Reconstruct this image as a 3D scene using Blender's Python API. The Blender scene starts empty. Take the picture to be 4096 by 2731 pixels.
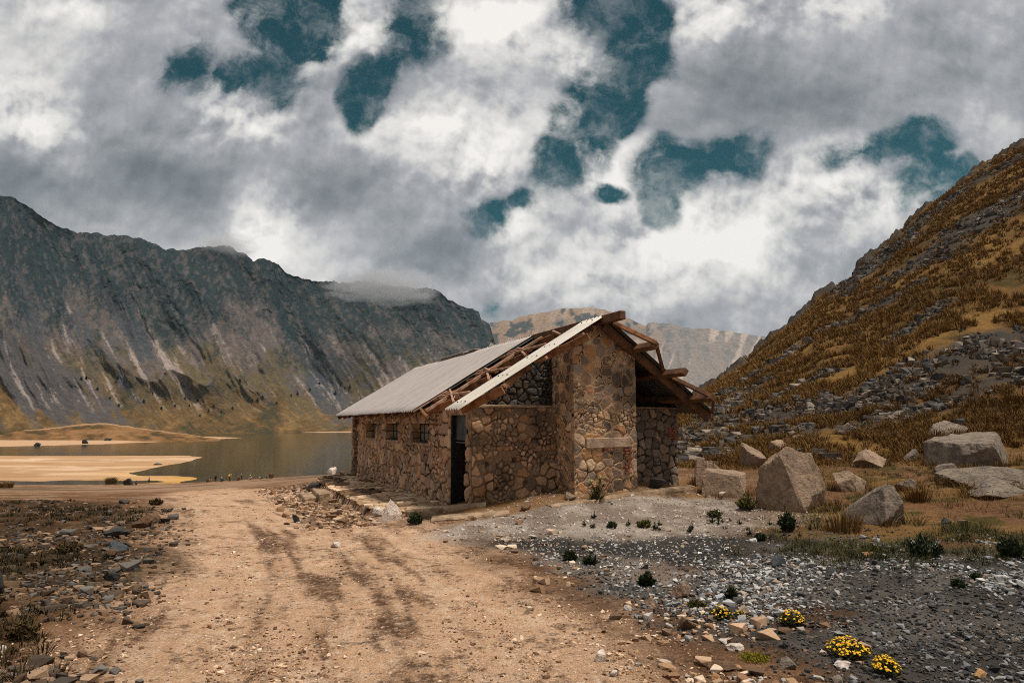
import bpy, bmesh, math, random
import numpy as np
from mathutils import Vector, Matrix, Euler
R = math.radians
scene = bpy.context.scene
COL = scene.collection
rng = np.random.default_rng(7)

# ------------------------------------------------------------------ camera
FPX = 4096*24/36
PITCH = math.atan(324.5/FPX)
CZ = 1.8
camd = bpy.data.cameras.new('camera'); camd.lens = 24; camd.sensor_width = 36
camd.clip_start = .05; camd.clip_end = 12000
cam = bpy.data.objects.new('camera', camd); COL.objects.link(cam)
cam.location = (0, 0, CZ); cam.rotation_euler = (R(90)+PITCH, 0, 0)
scene.camera = cam

def ray(x, y):
    a = x-2048; b = 1365.5-y
    return np.array([a, FPX*math.cos(PITCH)-b*math.sin(PITCH), FPX*math.sin(PITCH)+b*math.cos(PITCH)])
def tan_of(x, y):
    r = ray(x, y); return r[0]/r[1], r[2]/r[1]
def on_level(x, y, z=0.):
    r = ray(x, y); t = (z-CZ)/r[2]; return np.array([0, 0, CZ])+t*r

# hut frame: s along the gable, w along the ridge
PHI = math.atan((865-2048)/2749)
WV = np.array([math.sin(PHI), math.cos(PHI), 0]); UV = np.array([math.cos(PHI), -math.sin(PHI), 0])
HA = on_level(1777, 2013)
def hut_pt(s, w, z=0.):
    q = HA+s*UV+w*WV; return np.array([q[0], q[1], z])
def loc_ray(x, y):
    r = ray(x, y); o = np.array([0, 0, CZ])-HA
    return np.array([o@UV, o@WV, CZ]), np.array([r@UV, r@WV, r[2]])
def on_w(x, y, w):
    o, d = loc_ray(x, y); t = (w-o[1])/d[1]; p = o+t*d; return p[0], p[2]

# ------------------------------------------------------------------ noise
def _h(ix, iy, iz, seed):
    with np.errstate(over='ignore'):
        h = (ix.astype(np.uint32)*np.uint32(374761393) + iy.astype(np.uint32)*np.uint32(668265263)
             + iz.astype(np.uint32)*np.uint32(2147483647) + np.uint32(seed*144665+1013))
        h = (h ^ (h >> np.uint32(13)))*np.uint32(1274126177)
        h = (h ^ (h >> np.uint32(16)))*np.uint32(2246822519)
        h = h ^ (h >> np.uint32(15))
    return h.astype(np.float64)/4294967295.
def vn(x, y, z=None, seed=0):
    x = np.asarray(x, float); y = np.asarray(y, float)
    z = np.zeros_like(x+y) if z is None else np.asarray(z, float)
    x, y, z = np.broadcast_arrays(x, y, z)
    fx, fy, fz = np.floor(x), np.floor(y), np.floor(z)
    tx, ty, tz = x-fx, y-fy, z-fz
    ix, iy, iz = fx.astype(np.int64), fy.astype(np.int64), fz.astype(np.int64)
    tx = tx*tx*(3-2*tx); ty = ty*ty*(3-2*ty); tz = tz*tz*(3-2*tz)
    def c(a, b, d): return _h(ix+a, iy+b, iz+d, seed)
    def lay(d):
        return (c(0,0,d)*(1-tx)+c(1,0,d)*tx)*(1-ty)+(c(0,1,d)*(1-tx)+c(1,1,d)*tx)*ty
    a = lay(0)
    if np.any(tz > 0): a = a*(1-tz)+lay(1)*tz
    return a*2-1
def fbm(x, y, z=None, o=4, seed=0, g=.5):
    s = 0; a = 1.; n = 0
    for i in range(o):
        f = 2.03**i
        s = s+a*vn(np.asarray(x)*f+17.3*i, np.asarray(y)*f-9.1*i, None if z is None else np.asarray(z)*f, seed+i); n += a; a *= g
    return s/n
def sst(e0, e1, x):
    t = np.clip((np.asarray(x, float)-e0)/(e1-e0), 0, 1); return t*t*(3-2*t)
def mix(a, b, t):
    t = np.asarray(t)[..., None] if np.ndim(a) and np.ndim(t) and np.ndim(a) != np.ndim(t) or np.ndim(b) == 1 and np.ndim(t) else t
    return a*(1-t)+b*t
def cmix(c, rgb, t):
    return c*(1-t[:, None])+np.array(rgb)[None, :]*t[:, None]

def vor(u, v, sx, sy, jit=.85, seed=0, row=0.):
    """cell pattern: edge distance (metres), two random numbers per cell"""
    V = v/sy; U = u/sx
    iv = np.floor(V); 
    f1 = np.full(u.shape, 9.); f2 = np.full(u.shape, 9.); r1 = np.zeros(u.shape); r2 = np.zeros(u.shape)
    for dy in (-1, 0, 1):
        jv = iv+dy; off = row*np.mod(jv, 2)
        iu = np.floor(U-off)
        for dx in (-1, 0, 1):
            ju = iu+dx; z0 = np.zeros(u.shape)
            hx = _h(ju.astype(np.int64), jv.astype(np.int64), z0.astype(np.int64), seed)
            hy = _h(ju.astype(np.int64), jv.astype(np.int64), z0.astype(np.int64), seed+5)
            cx = ju+.5+(hx-.5)*jit+off; cy = jv+.5+(hy-.5)*jit
            d = np.hypot((U-cx)*sx, (V-cy)*sy)/math.sqrt(sx*sy)
            nearer = d < f1
            f2 = np.where(nearer, f1, np.minimum(f2, d)); 
            hh = _h(ju.astype(np.int64), jv.astype(np.int64), z0.astype(np.int64), seed+9)
            r1 = np.where(nearer, hh, r1); r2 = np.where(nearer, hx, r2); f1 = np.where(nearer, d, f1)
    return f2-f1, r1, r2

# ------------------------------------------------------------------ meshes
def mk_mesh(name, V, faces, mat=None, attrs=None, smooth=False):
    V = np.asarray(V, np.float32).reshape(-1, 3)
    if not isinstance(faces, (list, tuple)): faces = [faces]
    faces = [np.asarray(f, np.int32) for f in faces if len(f)]
    me = bpy.data.meshes.new(name)
    me.vertices.add(len(V)); me.vertices.foreach_set('co', V.ravel())
    tot = np.concatenate([np.full(len(f), f.shape[1], np.int32) for f in faces])
    idx = np.concatenate([f.ravel() for f in faces])
    me.loops.add(len(idx)); me.loops.foreach_set('vertex_index', idx)
    me.polygons.add(len(tot)); st = np.zeros(len(tot), np.int32); st[1:] = np.cumsum(tot)[:-1]
    me.polygons.foreach_set('loop_start', st); me.polygons.foreach_set('loop_total', tot)
    me.update(calc_edges=True)
    me.polygons.foreach_set('use_smooth', np.full(len(tot), bool(smooth)))
    for k, d in (attrs or {}).items():
        d = np.asarray(d, np.float32)
        if d.ndim == 2:
            a = me.attributes.new(k, 'FLOAT_COLOR', 'POINT')
            a.data.foreach_set('color', np.concatenate([d, np.ones((len(d), 1), np.float32)], 1).ravel())
        else:
            a = me.attributes.new(k, 'FLOAT', 'POINT'); a.data.foreach_set('value', d.ravel())
    if mat: me.materials.append(mat)
    return me
def ob(name, me, parent=None, loc=(0,0,0), rz=0.):
    o = bpy.data.objects.new(name, me); COL.objects.link(o)
    o.location = loc; o.rotation_euler = (0, 0, rz)
    if parent: o.parent = parent
    return o
def tag(o, label=None, cat=None, group=None, kind=None):
    if label: o['label'] = label
    if cat: o['category'] = cat
    if group: o['group'] = group
    if kind: o['kind'] = kind
    return o
def empty(name, loc, rz=0.):
    o = bpy.data.objects.new(name, None); COL.objects.link(o); o.location = loc; o.rotation_euler = (0, 0, rz)
    o.empty_display_size = .2
    return o
def grid_faces(nr, nc):
    i = np.arange(nr*nc).reshape(nr, nc)
    return np.stack([i[:-1,:-1], i[:-1,1:], i[1:,1:], i[1:,:-1]], -1).reshape(-1, 4)
class MB:
    """collects boxes and bars into one mesh"""
    def __init__(s): s.v = []; s.f = []; s.n = 0
    def hexa(s, c):
        s.v += [tuple(p) for p in c]; b = s.n
        s.f += [(b,b+3,b+2,b+1),(b+4,b+5,b+6,b+7),(b,b+1,b+5,b+4),(b+1,b+2,b+6,b+5),(b+2,b+3,b+7,b+6),(b+3,b,b+4,b+7)]; s.n += 8
    def box(s, lo, hi, j=0.):
        (a,b,c),(d,e,f) = lo, hi
        P = np.array([(a,b,c),(d,b,c),(d,e,c),(a,e,c),(a,b,f),(d,b,f),(d,e,f),(a,e,f)], float)
        if j: P = P+rng.uniform(-j, j, P.shape)
        s.hexa(P)
    def bar(s, p0, p1, w, h, up=(0,0,1), drop=0.):
        p0 = np.array(p0, float); p1 = np.array(p1, float); d = p1-p0; d /= np.linalg.norm(d)
        sd = np.cross(d, np.array(up, float)); sd /= np.linalg.norm(sd); u = np.cross(sd, d)
        p0 = p0-u*drop; p1 = p1-u*drop
        c = []
        for q in (0, 1):
            for p, a in ((p0,-1),(p0,1),(p1,1),(p1,-1)): c.append(p+sd*a*w/2+u*(q-.5)*h)
        s.hexa(c)
    def mesh(s, name, mat, bevel=0.):
        me = mk_mesh(name, np.array(s.v), np.array(s.f), mat)
        if bevel:
            bm = bmesh.new(); bm.from_mesh(me)
            bmesh.ops.bevel(bm, geom=list(bm.edges), offset=bevel, segments=1, affect='EDGES', profile=.5)
            bm.to_mesh(me); bm.free()
        return me

# ------------------------------------------------------------------ shader nodes
class NT:
    def __init__(s, tree): s.t = tree; tree.nodes.clear()
    def n(s, typ, **kw):
        nd = s.t.nodes.new(typ); ins = kw.pop('i', {})
        for k, v in kw.items(): setattr(nd, k, v)
        for k, v in ins.items(): s.set(nd, k, v)
        return nd
    def set(s, nd, k, v):
        sk = nd.inputs[k]
        if hasattr(v, 'is_linked') or isinstance(v, bpy.types.NodeSocket): s.t.links.new(v, sk)
        else:
            if isinstance(v, (tuple, list)) and len(v) == 3 and sk.type == 'RGBA': v = (*v, 1)
            sk.default_value = v
    def math(s, op, a, b=None, c=None, clamp=False):
        nd = s.n('ShaderNodeMath', operation=op, use_clamp=clamp); s.set(nd, 0, a)
        if b is not None: s.set(nd, 1, b)
        if c is not None: s.set(nd, 2, c)
        return nd.outputs[0]
    def vm(s, op, a, b=None, scale=None):
        nd = s.n('ShaderNodeVectorMath', operation=op); s.set(nd, 0, a)
        if b is not None: s.set(nd, 1, b)
        if scale is not None: s.set(nd, 'Scale', scale)
        return nd.outputs['Value'] if op in ('LENGTH', 'DOT_PRODUCT') else nd.outputs[0]
    def mr(s, v, a, b, c=0., d=1., smooth=True):
        nd = s.n('ShaderNodeMapRange', interpolation_type='SMOOTHSTEP' if smooth else 'LINEAR')
        for k, x in zip(range(5), (v, a, b, c, d)): s.set(nd, k, x)
        return nd.outputs[0]
    def mix(s, f, a, b, mode='MIX'):
        nd = s.n('ShaderNodeMix', data_type='RGBA', blend_type=mode)
        s.set(nd, 0, f); s.set(nd, 6, a); s.set(nd, 7, b); return nd.outputs[2]
    def noise(s, vec, scale, detail=4., rough=.55, dist=0., d='3D', out=0):
        nd = s.n('ShaderNodeTexNoise', noise_dimensions=d)
        if vec is not None: s.set(nd, 'Vector', vec)
        s.set(nd, 'Scale', scale); s.set(nd, 'Detail', detail); s.set(nd, 'Roughness', rough); s.set(nd, 'Distortion', dist)
        return nd.outputs[out]
    def ramp(s, f, stops, const=False):
        nd = s.n('ShaderNodeValToRGB'); cr = nd.color_ramp
        if const: cr.interpolation = 'CONSTANT'
        while len(cr.elements) > 1: cr.elements.remove(cr.elements[-1])
        for k, (p, c) in enumerate(stops):
            e = cr.elements[0] if k == 0 else cr.elements.new(p)
            e.position = p; e.color = (*c, 1)
        s.set(nd, 0, f); return nd.outputs[0]
    def attr(s, name, out='Fac'):
        return s.n('ShaderNodeAttribute', attribute_name=name).outputs[out]
    def bump(s, h, strength=.5, dist=.02):
        return s.n('ShaderNodeBump', i={'Height': h, 'Strength': strength, 'Distance': dist}).outputs[0]
    def finish(s, color, rough=.9, normal=None, spec=.2, metal=0., **kw):
        p = s.n('ShaderNodeBsdfPrincipled'); s.set(p, 'Base Color', color); s.set(p, 'Roughness', rough)
        s.set(p, 'Specular IOR Level', spec); s.set(p, 'Metallic', metal)
        if normal is not None: s.set(p, 'Normal', normal)
        for k, v in kw.items(): s.set(p, k.replace('_', ' '), v)
        o = s.n('ShaderNodeOutputMaterial'); s.t.links.new(p.outputs[0], o.inputs[0]); return p
def new_mat(name):
    m = bpy.data.materials.new(name); m.use_nodes = True; return m, NT(m.node_tree)
def obj_co(t): return t.n('ShaderNodeTexCoord').outputs['Object']
def pos(t): return t.n('ShaderNodeNewGeometry').outputs['Position']

# ------------------------------------------------------------------ world: sky with broken cloud
SUN_DIR = Vector((.34, -.14, 1.0)).normalized()
def build_world():
    w = bpy.data.worlds.new('World'); scene.world = w; w.use_nodes = True
    t = NT(w.node_tree)
    sky = t.n('ShaderNodeTexSky', sky_type='NISHITA', sun_disc=False)
    sky.sun_elevation = math.asin(SUN_DIR.z); sky.sun_rotation = math.atan2(SUN_DIR.x, SUN_DIR.y)
    sky.altitude = 4200; sky.dust_density = .3
    blue = t.mix(1., sky.outputs[0], (.012, .36, .27), 'MULTIPLY')
    d = t.n('ShaderNodeTexCoord').outputs['Generated']
    sp = t.n('ShaderNodeSeparateXYZ', i={0: d})
    # cloud deck seen on the plane one unit ahead (mirrored behind) so that it has no seam in view
    ay = t.math('MAXIMUM', t.math('ABSOLUTE', sp.outputs[1]), .12)
    p = t.n('ShaderNodeCombineXYZ', i={0: t.math('DIVIDE', sp.outputs[0], ay), 1: t.math('DIVIDE', sp.outputs[2], ay), 2: t.math('MULTIPLY', sp.outputs[1], .0)}).outputs[0]
    w1 = t.noise(p, 2.6, 3, .5, out=1); w2 = t.noise(p, 8., 6, .58, out=1)
    warp = t.vm('ADD', t.vm('SCALE', t.vm('SUBTRACT', w1, (.5,.5,.5)), scale=.09), t.vm('SCALE', t.vm('SUBTRACT', w2, (.5,.5,.5)), scale=.07))
    q = t.n('ShaderNodeSeparateXYZ', i={0: t.vm('ADD', p, warp)})
    q = t.n('ShaderNodeCombineXYZ', i={0: q.outputs[0], 1: q.outputs[1], 2: 0.}).outputs[0]
    S = 4096/2352
    def blobs(lst, soft=False):
        acc = None
        for b in lst:
            x, y, rx, ry, rot = b[:5]; g = b[5] if len(b) > 5 else 1.
            if soft: rx, ry = rx*1.35, ry*1.35
            c = tan_of(x*S, y*S); e = tan_of((x+rx)*S, y*S); f = tan_of(x*S, (y-ry)*S)
            mp = t.n('ShaderNodeMapping', vector_type='TEXTURE')
            mp.inputs['Location'].default_value = (c[0], c[1], 0); mp.inputs['Rotation'].default_value = (0, 0, R(rot))
            mp.inputs['Scale'].default_value = (e[0]-c[0], f[1]-c[1], 1)
            t.set(mp, 'Vector', q)
            gr = t.n('ShaderNodeTexGradient', gradient_type='QUADRATIC_SPHERE' if soft else 'SPHERICAL', i={0: mp.outputs[0]}).outputs['Fac']
            if g != 1.: gr = t.math('MULTIPLY', gr, g)
            acc = gr if acc is None else t.math('ADD' if soft else 'MAXIMUM', acc, gr)
        return acc
    gaps = blobs([(640,60,150,150,25),(560,40,80,80,0,.7),(735,45,75,110,0),(590,185,150,80,0),(500,190,90,60,0,.8),(425,165,70,100,0,.8),(838,215,80,115,0),(945,45,115,150,-10),(880,150,60,80,0,.6),
                  (1400,15,150,110,0),(1460,120,110,130,0),(1400,225,130,130,30),(1345,310,115,120,30),(1300,385,100,100,0),(1480,30,90,110,0),
                  (1560,390,130,95,15),(1675,365,120,95,20),(1520,455,65,85,0),(2075,335,150,65,12),(2110,415,95,120,-20),(1970,370,120,45,5,.8),(2150,470,70,70,0),
                  (1115,500,95,65,20,.9),(1205,460,60,45,20,.8),(1117,708,34,44,-30,.62),(728,128,60,50,0,.7),(1400,440,70,34,0,.75),(2215,395,55,55,0,.8),(375,195,50,50,0,.6),(640,240,70,60,0,.6)])
    bright = blobs([(60,270,190,110,-25),(550,295,170,90,0),(700,170,120,130,0,.5),(825,80,90,130,0),(1150,50,220,110,0,1.2),(1000,290,260,120,0,.8),(1120,390,240,130,0,.8),
                    (1640,30,200,100,0,.9),(1900,20,180,60,0,.7),(620,520,110,110,0,.9),(1430,400,130,90,30),(1560,520,240,110,0,.9),(1900,430,260,110,0,.8),(1340,130,80,80,0),(1190,510,120,60,20,.7),(480,240,60,60,0,.6),(160,40,120,60,0,.6),
                    (1350,620,420,130,0,.6),(1750,560,330,130,0,.5),(2000,480,160,80,0,.5),(620,600,160,90,0,.5),(2130,390,60,60,0,.6)], True)
    grey = blobs([(330,370,220,150,-20),(110,420,260,90,0),(460,450,190,110,-20),(870,400,170,90,10),(760,470,200,120,0,.7),(1000,560,260,130,0,.7),(1950,230,420,160,10,.9),(2250,160,300,260,0,.8),
                  (1780,600,200,90,0,.4),(230,170,260,130,0,.6),(1150,190,130,60,0,.25),(1640,180,140,90,0,.5),(1150,480,120,60,0,.6),(700,240,60,70,0,.6)], True)
    up = (-.016, .036, 0); up2 = (-.006, .014, 0)
    ps = t.vm('ADD', p, t.vm('SCALE', warp, scale=.45))
    n1 = t.noise(ps, 3.1, 8, .54); n2 = t.noise(t.vm('ADD', ps, up), 3.1, 8, .54)
    n3 = t.noise(t.vm('ADD', p, t.vm('SCALE', warp, scale=.8)), 7., 12, .66)
    def puff(v): return t.n('ShaderNodeTexVoronoi', feature='SMOOTH_F1', voronoi_dimensions='2D', i={'Vector': v, 'Scale': 6., 'Detail': 4., 'Roughness': .5, 'Lacunarity': 2.2, 'Smoothness': .6}).outputs['Distance']
    v1 = puff(ps); v2 = puff(t.vm('ADD', ps, up2))
    body = t.mr(gaps, .0, .42)
    nn = t.math('ADD', t.math('MULTIPLY', t.math('SUBTRACT', n3, .5), 8.), t.math('MULTIPLY', t.math('SUBTRACT', v1, .45), .9))
    g = t.math('ADD', t.math('SUBTRACT', t.math('MULTIPLY', gaps, 2.6), .62), t.math('MULTIPLY', nn, body))
    hole = t.mr(g, -.55, 1.15)
    lit = t.math('ADD', t.math('MULTIPLY', t.math('SUBTRACT', n1, n2), 2.9), t.math('MULTIPLY', t.math('SUBTRACT', v2, v1), 1.7))
    b = t.math('ADD', .43, t.math('MULTIPLY', bright, .50))
    b = t.math('SUBTRACT', b, t.math('MULTIPLY', grey, .34))
    b = t.math('ADD', b, t.math('MULTIPLY', lit, t.math('ADD', .22, t.math('MULTIPLY', bright, .75))))
    b = t.math('ADD', b, t.math('MULTIPLY', t.math('SUBTRACT', n1, .5), 1.1))
    cl = t.ramp(b, [(0, (.16,.175,.19)), (.2, (.245,.26,.28)), (.42, (.40,.405,.43)), (.64, (.70,.685,.665)), (.92, (.93,.90,.86))])
    cl = t.vm('SCALE', cl, scale=10.)
    thin = t.math('MULTIPLY', hole, t.mr(t.noise(q, 11., 9, .68), .32, .56, .58, 1.))
    col = t.mix(thin, cl, blue)
    bg = t.n('ShaderNodeBackground', i={'Color': col, 'Strength': .1})
    o = t.n('ShaderNodeOutputWorld'); t.t.links.new(bg.outputs[0], o.inputs[0])
    w.cycles.sampling_method = 'MANUAL'; w.cycles.sample_map_resolution = 512
build_world()
sund = bpy.data.lights.new('sun', 'SUN'); sund.energy = 4.2; sund.angle = R(8); sund.color = (1, .93, .83)
sun = bpy.data.objects.new('sun', sund); COL.objects.link(sun)
sun.rotation_euler = (-SUN_DIR).to_track_quat('-Z', 'Y').to_euler()
vs = scene.view_settings
vs.view_transform = 'Standard'; vs.look = 'None'; vs.gamma = 1; vs.use_curve_mapping = False; vs.exposure = 0
scene.render.engine = 'CYCLES'
scene.cycles.use_denoising = False; scene.cycles.filter_width = 1.0
scene.cycles.max_bounces = 5; scene.cycles.diffuse_bounces = 2; scene.cycles.glossy_bounces = 2; scene.cycles.transparent_max_bounces = 4; scene.cycles.volume_bounces = 0; scene.cycles.volume_step_rate = 4; scene.cycles.volume_max_steps = 64
# ------------------------------------------------------------------ terrain heights
LAKE = -13.6
_ctl = []
def ctl(X, Y, z): _ctl.append((X/(Y+4), math.log(Y+4), z))
for a, prof in ((-1.6, ((1,0),(6,0),(12,.1),(25,-.8),(45,-2.72),(80,-5.9),(120,-9.3),(168,-13.2))),
                (-.75, ((1,0),(6,0),(10,.05),(15,0),(25,-.9),(45,-2.75),(80,-5.95),(120,-9.4),(168,-13.25))),
                (-.55, ((8,0),(15,-.05),(25,-.9),(45,-2.74),(80,-5.95),(120,-9.4),(168,-13.15))),
                (-.40, ((1,0),(5,0),(9,-.04),(15,-.12),(25,-.82),(45,-2.56),(80,-5.55),(120,-8.65),(168,-12.15))),
                (-.27, ((20,-.45),(28,-.62),(45,-1.85),(80,-4.45),(120,-7.35),(168,-10.75))),
                (0., ((1,0),(4,0),(7,-.02),(10,-.05),(30,-.3),(45,-1.5),(80,-4),(168,-10))),
                (.3, ((4,0),(8,.02),(25,.4),(45,.2),(168,-8))),
                (.5, ((7,.08),(12,.12))), (.75, ((4,0),(8,.12),(11.5,.2),(30,1.5),(168,0))),
                (1.6, ((1,0),(6,.2),(10,.5),(30,2),(168,2)))):
    for Y, z in prof: ctl(a*Y, Y, z)
for s, w, z in ((0,-1.76,.13),(.9,-2.2,.2),(1.27,-2.9,.26),(1.94,-2.6,.34),(3.4,-2.6,.42),(5.1,-1.8,.36),(5.6,-1.2,.4),(0,0,-.04),(0,5,-.11),(0,11,-.2),(-1.95,-.3,-.2),(-1.95,3,-.3),(-1.9,7,-.42),
                (-1.5,10,-.35),(-1.,-1.6,0),(2,-3.6,.1),(3.5,-3.4,.15),(5,-2.9,.2),(.3,-3.2,.04),(2,4,.1),(2,9,0),(-.9,-2.4,-.02)):
    q = hut_pt(s, w); ctl(q[0], q[1], z)
_C = np.array(_ctl)
def _tk(r2): return np.where(r2 > 1e-12, .5*r2*np.log(np.maximum(r2, 1e-12)), 0)
def _tps():
    n = len(_C); P = np.c_[_C[:, 0]*2.2, _C[:, 1]]
    K = _tk(((P[:, None]-P[None])**2).sum(-1))+np.eye(n)*2e-3
    A = np.zeros((n+3, n+3)); A[:n,:n] = K; A[:n,n] = 1; A[:n,n+1:] = P; A[n,:n] = 1; A[n+1:,:n] = P.T
    return P, np.linalg.solve(A, np.r_[_C[:, 2], 0, 0, 0])
_P, _Wt = _tps()
def tps(X, Y):
    X = np.asarray(X, float); Y = np.asarray(Y, float)
    sh = np.broadcast(X, Y).shape
    a = (np.broadcast_to(X, sh)/(np.broadcast_to(Y, sh)+4)).ravel()*2.2; l = np.log(np.broadcast_to(Y, sh)+4).ravel()
    out = _Wt[-3]+_Wt[-2]*a+_Wt[-1]*l
    for i in range(len(_P)): out = out+_Wt[i]*_tk((a-_P[i,0])**2+(l-_P[i,1])**2)
    return out.reshape(sh)

def poly_sd(X, Y, poly):
    """signed distance to a polygon, positive inside"""
    d = np.full(X.shape, 1e18); ins = np.zeros(X.shape, bool); n = len(poly)
    for i in range(n):
        x1, y1 = poly[i]; x2, y2 = poly[(i+1) % n]
        ex, ey = x2-x1, y2-y1
        t = np.clip(((X-x1)*ex+(Y-y1)*ey)/(ex*ex+ey*ey+1e-12), 0, 1)
        d = np.minimum(d, (X-x1-t*ex)**2+(Y-y1-t*ey)**2)
        c = ((y1 > Y) != (y2 > Y)) & (X < (x2-x1)*(Y-y1)/(y2-y1+1e-12)+x1)
        ins ^= c
    d = np.sqrt(d); return np.where(ins, d, -d)
def px_poly(pts, z=0.): return [tuple(on_level(x, y, z)[:2]) for x, y in pts]
def line_sd(X, Y, pts):
    """distance to a polyline and the length along it"""
    best = np.full(X.shape, 1e18); al = np.zeros(X.shape); L = 0.; side = np.zeros(X.shape)
    for (x1, y1), (x2, y2) in zip(pts[:-1], pts[1:]):
        ex, ey = x2-x1, y2-y1; l = math.hypot(ex, ey)
        t = np.clip(((X-x1)*ex+(Y-y1)*ey)/(l*l), 0, 1); dx, dy = X-x1-t*ex, Y-y1-t*ey
        d = dx*dx+dy*dy; k = d < best
        best = np.where(k, d, best); al = np.where(k, L+t*l, al); side = np.where(k, np.sign(ex*dy-ey*dx), side); L += l
    return np.sqrt(best), al, side

SPIT = px_poly([(-900,1822),(0,1822),(400,1821),(760,1821),(805,1828),(760,1845),(640,1868),(565,1890),(610,1899),(720,1899),(825,1904),(850,1912),(700,1945),(0,1965),(-900,1965)], LAKE+.05)
STRAND = px_poly([(-900,1752),(0,1752),(780,1744),(980,1750),(860,1757),(700,1763),(400,1776),(0,1786),(-900,1800)], LAKE+.05)
SHORE = px_poly([(620,1731),(2200,1726),(2200,1714),(620,1718)], LAKE+.05)
def shelf(X, Y):
    sp = poly_sd(X, Y, SPIT); st = np.maximum(poly_sd(X, Y, STRAND), poly_sd(X, Y, SHORE))
    n = fbm(X/22, Y/40, o=4, seed=31)
    return sp+n*5, st+n*6
def ground_z(X, Y, detail=True):
    X, Y = np.broadcast_arrays(np.asarray(X, float), np.asarray(Y, float))
    z = tps(X, np.minimum(Y, 185))
    far = Y > 150
    if np.any(far):
        sp, st = shelf(X[far], Y[far])
        bed = LAKE-1.1+1.16*sst(-8, 3, sp)+.25*sst(0, 60, sp)
        bed = np.maximum(bed, LAKE-1.1+1.2*sst(-10, 4, st)+1.*sst(0, 50, st))
        z = z.copy(); k = sst(172, 190, Y[far]+fbm(X[far]/14, Y[far]*0, seed=4)*6)
        z[far] = z[far]*(1-k)+bed*k
    if detail:
        am = sst(1, 6, Y)
        z = z+(.05*fbm(X/1.7, Y/1.7, o=3, seed=3)+.016*fbm(X/.35, Y/.35, o=3, seed=8))*(1-.7*sst(30, 60, Y))+.10*fbm(X/9, Y/9, seed=12)*sst(25, 60, Y)*(1-sst(160, 172, Y))
    return z

SKY_R = np.array([(1800,1900),(2300,1850),(2500,1760),(2650,1672),(2750,1612),(2826,1564),(2960,1476),(3121,1343),(3245,1240),(3261,1206),(3412,1115),(3430,1066),(3493,1027),(3612,929),(3626,904),(3773,788),(3857,725),(3949,662),(3998,641),(4096,575),(4700,130),(5600,-500)], float)
_sr = np.array([tan_of(*p) for p in SKY_R])
def hill_par(a):
    E = np.interp(a, _sr[:,0], _sr[:,1])
    fx = (np.array([1800,2300,2560,2720,3000,3400,4096,5600])-2048)/2749
    Y0 = np.interp(a, fx, [42,36,27,20.5,18.0,15.0,11.5,8.5]); Y1 = np.interp(a, fx, [60,62,66,74,90,105,115,120])
    e0 = (ground_z(a*Y0, Y0, False)-.25-CZ)/Y0
    return E, Y0, Y1, e0
def hill_z(a, t, par=None):
    E, Y0, Y1, e0 = par if par is not None else hill_par(a)
    Y = Y0+(Y1-Y0)*t
    g = np.where(t < 1, 1-np.clip(1-t, 0, 1)**2.6, 1-(t-1)*.9)
    z = CZ+(e0+(E-e0)*g)*Y
    X = a*Y
    bump = .55*fbm(X/6, Y/6, z/6, 4, 41)+.22*fbm(X/1.6, Y/1.6, z/1.6, 3, 45)
    z = z+bump*sst(0, .12, t)*(.55+.45*t)-45*np.maximum(-t, 0)
    return X, Y, z
def hill_at(X, Y):
    X, Y = np.broadcast_arrays(np.asarray(X, float), np.asarray(Y, float))
    a = X/np.maximum(Y, .1); par = hill_par(a)
    t = (Y-par[1])/(par[2]-par[1])
    z = hill_z(a, np.clip(t, -.02, 1.2), par)[2]
    return np.where((t < -.02) | (a < -.06), -99, z), t
def height(X, Y):
    g = ground_z(X, Y); h, t = hill_at(X, Y); return np.maximum(g, h)
def at(px, py, ymax=400):
    """where the view ray of a photo pixel meets the land"""
    r = ray(px, py); r = r/r[1]
    Y = np.exp(np.linspace(math.log(2.5), math.log(ymax), 1400)); Z = CZ+r[2]*Y
    below = Z < height(r[0]*Y, Y)
    k = int(np.argmax(below)) if below.any() else len(Y)-1
    y0, y1 = Y[max(k-1, 0)], Y[k]
    yy = np.linspace(y0, y1, 12); zz = CZ+r[2]*yy; b = zz < height(r[0]*yy, yy)
    y = yy[int(np.argmax(b))] if b.any() else y1
    return np.array([r[0]*y, y, float(height(np.array([r[0]*y]), np.array([y]))[0])])

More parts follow.
